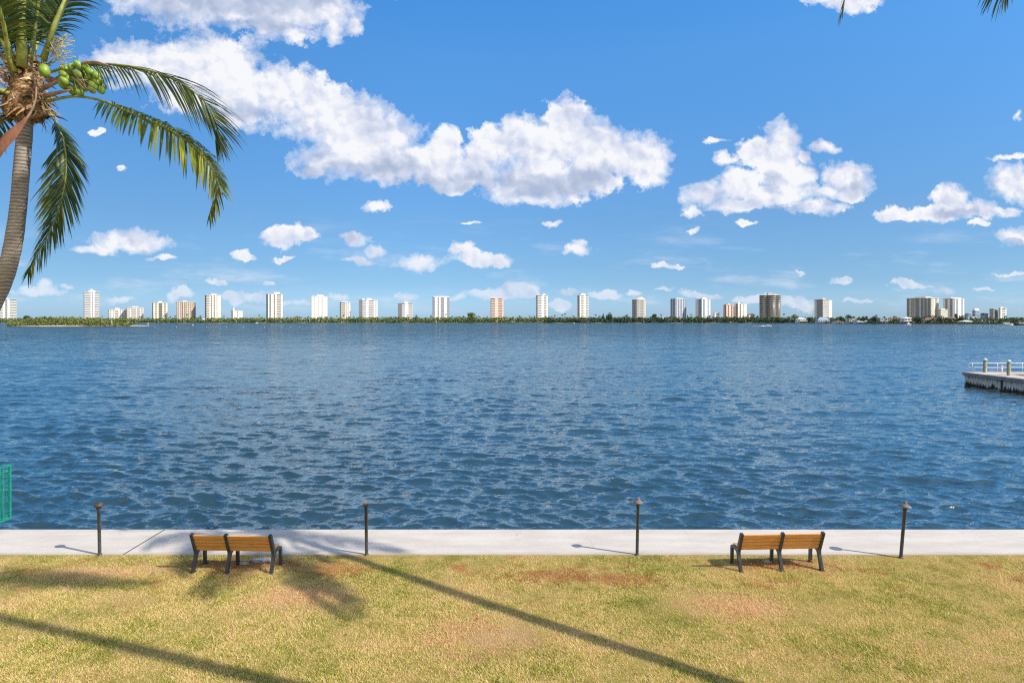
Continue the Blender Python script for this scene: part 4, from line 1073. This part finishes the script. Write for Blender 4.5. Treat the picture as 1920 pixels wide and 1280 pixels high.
# seawall on the right shore
mb = MB(); pxs2 = list(range(1470, 2300, 15)); vs = []
for px in pxs2:
    Y = shore_y(px)-1; vs += [(X_(px, Y), Y, WZ-1), (X_(px, Y), Y, WZ+1.1), (X_(px, Y)*1.002, Y*1.002, WZ+1.1)]
mb.add(vs, [(3*i+a, 3*i+3+a, 3*i+4+a, 3*i+1+a) for i in range(len(pxs2)-1) for a in (0, 1)])
tag(mb.build('bulkhead', M['seawall']), 'long grey bulkhead wall along the right far shore below the houses', 'wall')
mb = MB(); vs = []; pxs2 = list(range(-300, 1480, 15))
for px in pxs2:
    Y = shore_y(px)-2; q = .6+.5*math.sin(px*.13)*math.sin(px*.041); vs += [(X_(px, Y), Y, WZ-.5), (X_(px, Y+4), Y+4, WZ+.1+.9*max(0, q))]
mb.add(vs, [(2*i, 2*i+2, 2*i+3, 2*i+1) for i in range(len(pxs2)-1)])
tag(mb.build('sand_shore', M['sand']), kind='structure')

# ---------------------------------------------------------------- individual far trees
def crown_tree(name, label, px, ytop, wpx, Y, seed, group, mat='far_tree', conif=False, n=420):
    r = np.random.RandomState(seed); H = CZ+(HY-ytop)/F*Y; Wd = wpx/F*Y
    root = empty(name, (X_(px, Y), Y, 0), 0, label, 'tree', group)
    mb = MB(); mb.tube([(0,0,-.3),(.2,0,H*.4),(0,0,H*.85)], [.45,.3,.1], 6)
    for k in range(5):
        a = r.rand()*6.28; z0 = H*(.3+.1*k); mb.tube([(0,0,z0),(math.cos(a)*Wd*.3, math.sin(a)*Wd*.3, z0+H*.15)], [.16,.05], 5)
    mb.build('trunk', M['trunk_far'], root)
    if conif:
        z = H*(.22+.78*r.rand(n)); rad = Wd*.5*(1.02-z/H)**.7*(.4+.6*r.rand(n)); a = r.rand(n)*6.283
        C = np.stack([rad*np.cos(a), rad*np.sin(a), z+.6*r.randn(n)], 1)
    else:
        K = 9; cc_ = np.stack([(r.rand(K)-.5)*Wd*.7, (r.rand(K)-.5)*Wd*.7, H*(.42+.4*r.rand(K))], 1); cc_[0] = (0, 0, H*.8)
        k = r.randint(0, K, n); d = r.randn(n, 3); d /= np.linalg.norm(d, axis=1)[:, None]
        C = cc_[k]+d*np.array([Wd*.25, Wd*.25, H*.17])*(.75+.3*r.rand(n))[:, None]
    leaf_mass('crown', C, (.55+.5*r.rand(n))*max(.8, Wd/16), M[mat], r, parent=root)
    return root
G1 = 'single trees standing above the far shoreline'
crown_tree('pine_tree', 'wide feathery pine standing alone by the water left of the salmon tower', 884, 585.5, 19, 1425, 1, G1, 'mangrove', False, 700)
crown_tree('shade_tree', 'large dark round tree between the slim off-white tower and the gabled tower', 1143, 585, 15, 1440, 2, G1, 'far_tree', False, 700)
crown_tree('pine_tree', 'dark pointed tree just left of the large round tree', 1131, 588, 7, 1440, 3, G1, 'far_tree', True)
crown_tree('shade_tree', 'low dark tree right of the large round tree', 1161, 595, 12, 1430, 4, G1)
crown_tree('shade_tree', 'dark spreading tree at the left foot of the gabled tower', 1177, 591, 12, 1430, 5, G1)
crown_tree('shade_tree', 'bushy dark tree between the gabled tower and the window-grid tower', 1227, 588, 15, 1430, 6, G1, 'far_tree', False, 600)
crown_tree('shade_tree', 'pale green tree above the shore right of the round tower', 1490, 588.5, 14, 1290, 7, G1, 'island_bush')
crown_tree('shade_tree', 'tree rising between the short white tower and the broad white tower', 781, 590, 9, 1440, 8, G1, 'mangrove')
crown_tree('pine_tree', 'thin pine between the window-grid tower and the blue-sided tower', 1289, 590, 4, 1440, 9, G1, 'far_tree', True, 160)
for i, (px, yt, w, Y, lab) in enumerate([(1590,589,14,1010,'dark tree group left of the pale grey house'),(1620,592,13,1000,'dark tree behind the low white house'),(1638,592,11,990,'dark tree left of the modern house'),
        (1718,592.5,17,925,'broad dark tree right of the white arched villa'),(1765,591.5,15,925,'dark tree between the long brown-roofed house and the tan villa'),(1746,590,14,1010,'tree rising behind the long brown-roofed house'),
        (1803,590.5,17,925,'large dark tree right of the tan villa'),(1724,595.5,10,905,'low rounded tree at the water beside the arched villa'),(1857,594,18,990,'dark trees behind the low long house'),(1897,594.5,20,960,'wide dark tree near the right edge'),
        (1793,587.5,8,1040,'pointed dark tree in front of the white tower complex'),(1680,593,10,1080,'tree over the wide pale house'),(1576,592,12,1120,'dark tree right of the blue pyramid roof'),(1520,594,12,1200,'tree between the low white roof and the blue roof')]):
    crown_tree('shade_tree', lab, px, yt, w, Y, 40+i, 'trees among the right shore houses', 'far_tree', False, 380)
# distant palms, one built and copied
def far_palm(px, Y, H, seed):
    r = random.Random(seed); root = empty('far_palm', (X_(px, Y), Y, 0), 0, 'small palm silhouette rising above the far shoreline thicket', 'palm tree', 'distant palms along the far shore')
    mb = MB(); mb.tube([(0,0,0),(.4,0,H*.5),(.2,0,H)], [.3,.22,.16], 5); mb.build('trunk', M['trunk_far'], root)
    V, Fc = [], []
    for i in range(17):
        a = 6.283*i/17+r.uniform(-.2,.2); e = r.uniform(-.2,.9); L_ = r.uniform(2.6,3.6)
        b0 = len(V); w = .55
        for k in range(5):
            f = k/4; x = L_*f; z = H+L_*(e*f-1.15*f*f)+.0
            c, s = math.cos(a), math.sin(a); ww = w*math.sin(math.pi*(.12+.8*f))
            V += [(x*c-s*ww, x*s+c*ww, z-.25*ww), (x*c+s*ww, x*s-c*ww, z-.25*ww)]
        Fc += [(b0+2*k, b0+2*k+1, b0+2*k+3, b0+2*k+2) for k in range(4)]
    me = np_mesh('crown', np.array(V), np.array(Fc), False, {'tint': np.full(len(V), .3)}); link('crown', me, M['far_tree'], root)
    return root
protos = [far_palm(974, 1445, 15.5, 1), far_palm(1059, 1445, 21, 2), far_palm(1040, 1450, 17, 3)]
rp = random.Random(9)
ppx = [984,992,1002,945,962,935,905,913,897,1029,1034,1046,1050,1054,1064,1069,1075,1107,1113,1118,1124,1128,1176,1169,1187,1240,1247,1256,1296,1303,1309,1331,1345,1421,1470,1478,1505,836,848,856,862,870,
       868,645,655,622,631,693,705,765,808,60,55,82,125,192,262,268,420,427,408,487,492,552,557,563,571,579,608,615,328,375,377,350,308,319,1592,1596,1601,1612,1625,1633,1643,1657,1672,1677,1690,1585,1820,1735,1775,1845,1885,1570]
for i, px in enumerate(ppx):
    o = copy_tree(protos[i % 3]); Y = shore_y(px)+rp.uniform(14, 60)
    o.location = (X_(px+rp.uniform(-1,1), Y), Y, rp.uniform(-3.5, .5) if px < 1500 else rp.uniform(-6, -3)); o.rotation_euler.z = rp.uniform(0, 6.28); s_ = rp.uniform(.72, 1.0); o.scale = (s_,)*3

# ---------------------------------------------------------------- islet on the left
isl = MB(); ctr = [X_(131, 640), 655]; hx, hy = X_(255, 640)-ctr[0], 42
vs = [(ctr[0], ctr[1], .4)]; n = 60; ri = random.Random(4)
for ring_, z in ((.55, .3), (.86, -.35), (1.0, WZ-.35)):
    for k in range(n):
        a = 6.283*k/n; q = ring_*(1+.05*math.sin(3*a+1)+.05*math.sin(7*a)); vs.append((ctr[0]+hx*q*math.cos(a), ctr[1]+hy*q*math.sin(a), z))
fs = [(0, 1+k, 1+(k+1) % n) for k in range(n)]
for r_ in (0, 1): fs += [(1+r_*n+k, 1+(r_+1)*n+k, 1+(r_+1)*n+(k+1) % n, 1+r_*n+(k+1) % n) for k in range(n)]
isl.add(vs, fs, 0, True); tag(isl.build('islet_ground', M['sand']), kind='structure')
n = 9000; r3 = np.random.RandomState(8); pxr = 14+(243-14)*r3.rand(n); Yc = 622+52*r3.rand(n)
hmax = np.interp(pxr, [14,25,45,80,110,145,185,205,215,235,248], [3,4.5,6.5,7.8,8.3,8.0,7.2,5.0,3.4,3.0,2.4])
bm = .45+.85*value_noise(pxr*.16, Yc*.11, 1.0, 3)
z = -.6+hmax*bm*(1-r3.rand(n)**2.0*.95)*np.clip((Yc-618)/10, .3, 1)
C = np.stack([(pxr-HX)/F*Yc, Yc, z], 1)
gap = value_noise(pxr*.5, Yc*.02, 1.0, 77) > .14
o = leaf_mass('islet_bushes', C[gap], .45+.55*r3.rand(gap.sum()), M['island_bush'], r3); tag(o, kind='stuff')
crown_tree('shade_tree', 'umbrella-shaped tree at the left end behind the islet', 54, 591.5, 13, 760, 60, 'trees behind the islet', 'far_tree')
crown_tree('shade_tree', 'flat dark tree behind the islet left of the banded tower', 83, 592.5, 16, 760, 61, 'trees behind the islet', 'far_tree')
crown_tree('shade_tree', 'round green bush at the right tip of the islet', 245.5, 605, 13, 632, 62, 'trees behind the islet', 'island_bush', False, 300)

# ---------------------------------------------------------------- boats, buoys, markers
def buoy(px, py, label, s=.45, group='small white buoys on a line left of centre'):
    Y = F*(CZ-WZ)/(py-HY); o = empty('buoy', (X_(px, Y), Y, WZ), 0, label, 'buoy', group)
    mb = MB(); mb.lathe([(0,-.3*s),(s*.8,-.1*s),(s,.3*s),(s*.7,.9*s),(0,1.1*s)], n=10); mb.build('float', M['white_paint'], o)
    mb = MB(); mb.lathe([(.08*s,1.1*s),(.08*s,1.6*s),(0,1.6*s)], n=6); mb.build('ring', M['post'], o)
for px in (331, 387, 425, 457, 496, 527, 545, 562, 602): buoy(px, 613.3, 'small white buoy floating on the line of buoys left of centre', .33)
buoy(1076, 605.9, 'round white mooring buoy alone on the water near the middle', 1.5, None)
def marker(px, py, ytop, w, label, board=True):
    Y = F*(CZ-WZ)/(py-HY); o = empty('channel_marker', (X_(px, Y), Y, WZ), 0, label, 'marker'); H = (py-ytop)/F*Y; W2 = w/F*Y/2
    mb = MB(); mb.tube([(0,0,-1),(0,0,H*.9)], .22, 6); mb.build('pile', M['piling'], o)
    mb = MB(); mb.box(-W2, W2, -.32, -.22, H*.35, H); mb.build('board', M['white_paint'], o)
marker(362, 611.5, 607.8, 2.6, 'white board on a pile in the water below the wide tan tower')
marker(482, 607.6, 604, 4.6, 'wide white sign board on a pile left of the black-edged tower')
marker(278, 612, 604.5, 1.6, 'thin white channel marker right of the islet')
marker(210, 612.5, 599.5, 1.4, 'white post at the right end of the islet')
def boat(px, py, L_, label, hull, rz=0, fly=False, mast=False, wake=False):
    Y = F*(CZ-WZ)/(py-HY); o = empty('motor_boat' if not mast else 'sailing_boat', (X_(px, Y), Y, WZ), rz, label, 'boat')
    mb = MB(); h = L_*.13; sec = [(-.5, .16), (-.2, .18), (.15, .17), (.38, .09), (.5, .004)]; vs = []
    for f, w in sec: vs += [(f*L_, -w*L_, h*(1+.35*max(0, f))), (f*L_*.96, -w*L_*.6, -.2), (f*L_*.96, w*L_*.6, -.2), (f*L_, w*L_, h*(1+.35*max(0, f)))]
    fs = [(4*i+k, 4*i+4+k, 4*i+5+k, 4*i+1+k) for i in range(4) for k in range(3)]+[(4*i+3, 4*i+7, 4*i+4, 4*i) for i in range(4)]+[(0,1,2,3)]
    mb.add(vs, fs); mb.build('hull', M[hull], o)
    mb = MB(); mb.box(-.3*L_, .12*L_, -.11*L_, .11*L_, h, h*1.9); 
    if fly: mb.box(-.22*L_, .0, -.08*L_, .08*L_, h*1.9, h*2.7)
    mb.build('cabin', M['white_paint'], o)
    mb = MB(); mb.box(-.25*L_, .125*L_, -.112*L_, .112*L_, h*1.35, h*1.7); mb.build('window', M['glass_dark'], o)
    if mast: mb = MB(); mb.tube([(0,0,h),(0,0,L_*1.3)], .09, 5); mb.build('mast', M['alu'], o)
    if wake:
        mb = MB(); vs = []; r = random.Random(2)
        for i in range(15):
            f = i/14; w = .8+2.6*f; vs += [(-.42*L_-f*16, -w*(1+.2*r.random()), .15*(1-f)+.05), (-.42*L_-f*16, 0, .75*math.sin(math.pi*min(1, f*1.6+.15))*(1-f)+.06), (-.42*L_-f*16, w*(1+.2*r.random()), .15*(1-f)+.05)]
        mb.add(vs, [(3*i+k, 3*i+k+1, 3*i+k+4, 3*i+k+3) for i in range(14) for k in (0, 1)], 0, True); mb.build('wake', M['foam'], o)
    return o
boat(1441, 611.6, 6.5, 'small white speedboat with a foam wake in front of the round tower', 'white_paint', R(8), wake=True)
boat(1704, 609.0, 9, 'white motor boat moored in front of the arched white villa', 'white_paint', R(20), True)
boat(1889, 609.8, 15, 'long white boat lying along the right far shore', 'white_paint', R(3))
boat(1911, 609.6, 15, 'dark-hulled boat moored at the far right of the shore', 'hull_dark', R(182), mast=True)
boat(1177, 604.9, 9, 'low white boat close to the far shore below the gabled tower', 'white_paint', 0)
boat(202, 612.4, 5, 'small dark boat pulled up at the right part of the islet', 'hull_dark', R(5))

# ---------------------------------------------------------------- render settings
SC.view_settings.view_transform = 'Standard'; SC.view_settings.look = 'None'
SC.view_settings.exposure = 0; SC.view_settings.gamma = 1
SC.render.engine = 'CYCLES'
SC.cycles.sample_clamp_direct = 3; SC.cycles.sample_clamp_indirect = 4; SC.cycles.max_bounces = 5; SC.cycles.diffuse_bounces = 2; SC.cycles.glossy_bounces = 2; SC.cycles.transmission_bounces = 2
SC.cycles.transparent_max_bounces = 4; SC.cycles.caustics_reflective = False; SC.cycles.caustics_refractive = False
SC.cycles.use_denoising = False; SC.cycles.denoiser = 'OPENIMAGEDENOISE'; SC.cycles.denoising_input_passes = 'RGB_ALBEDO_NORMAL'; SC.cycles.denoising_prefilter = 'ACCURATE'
SC.render.film_transparent = False
SC.cycles.filter_width = 1.2
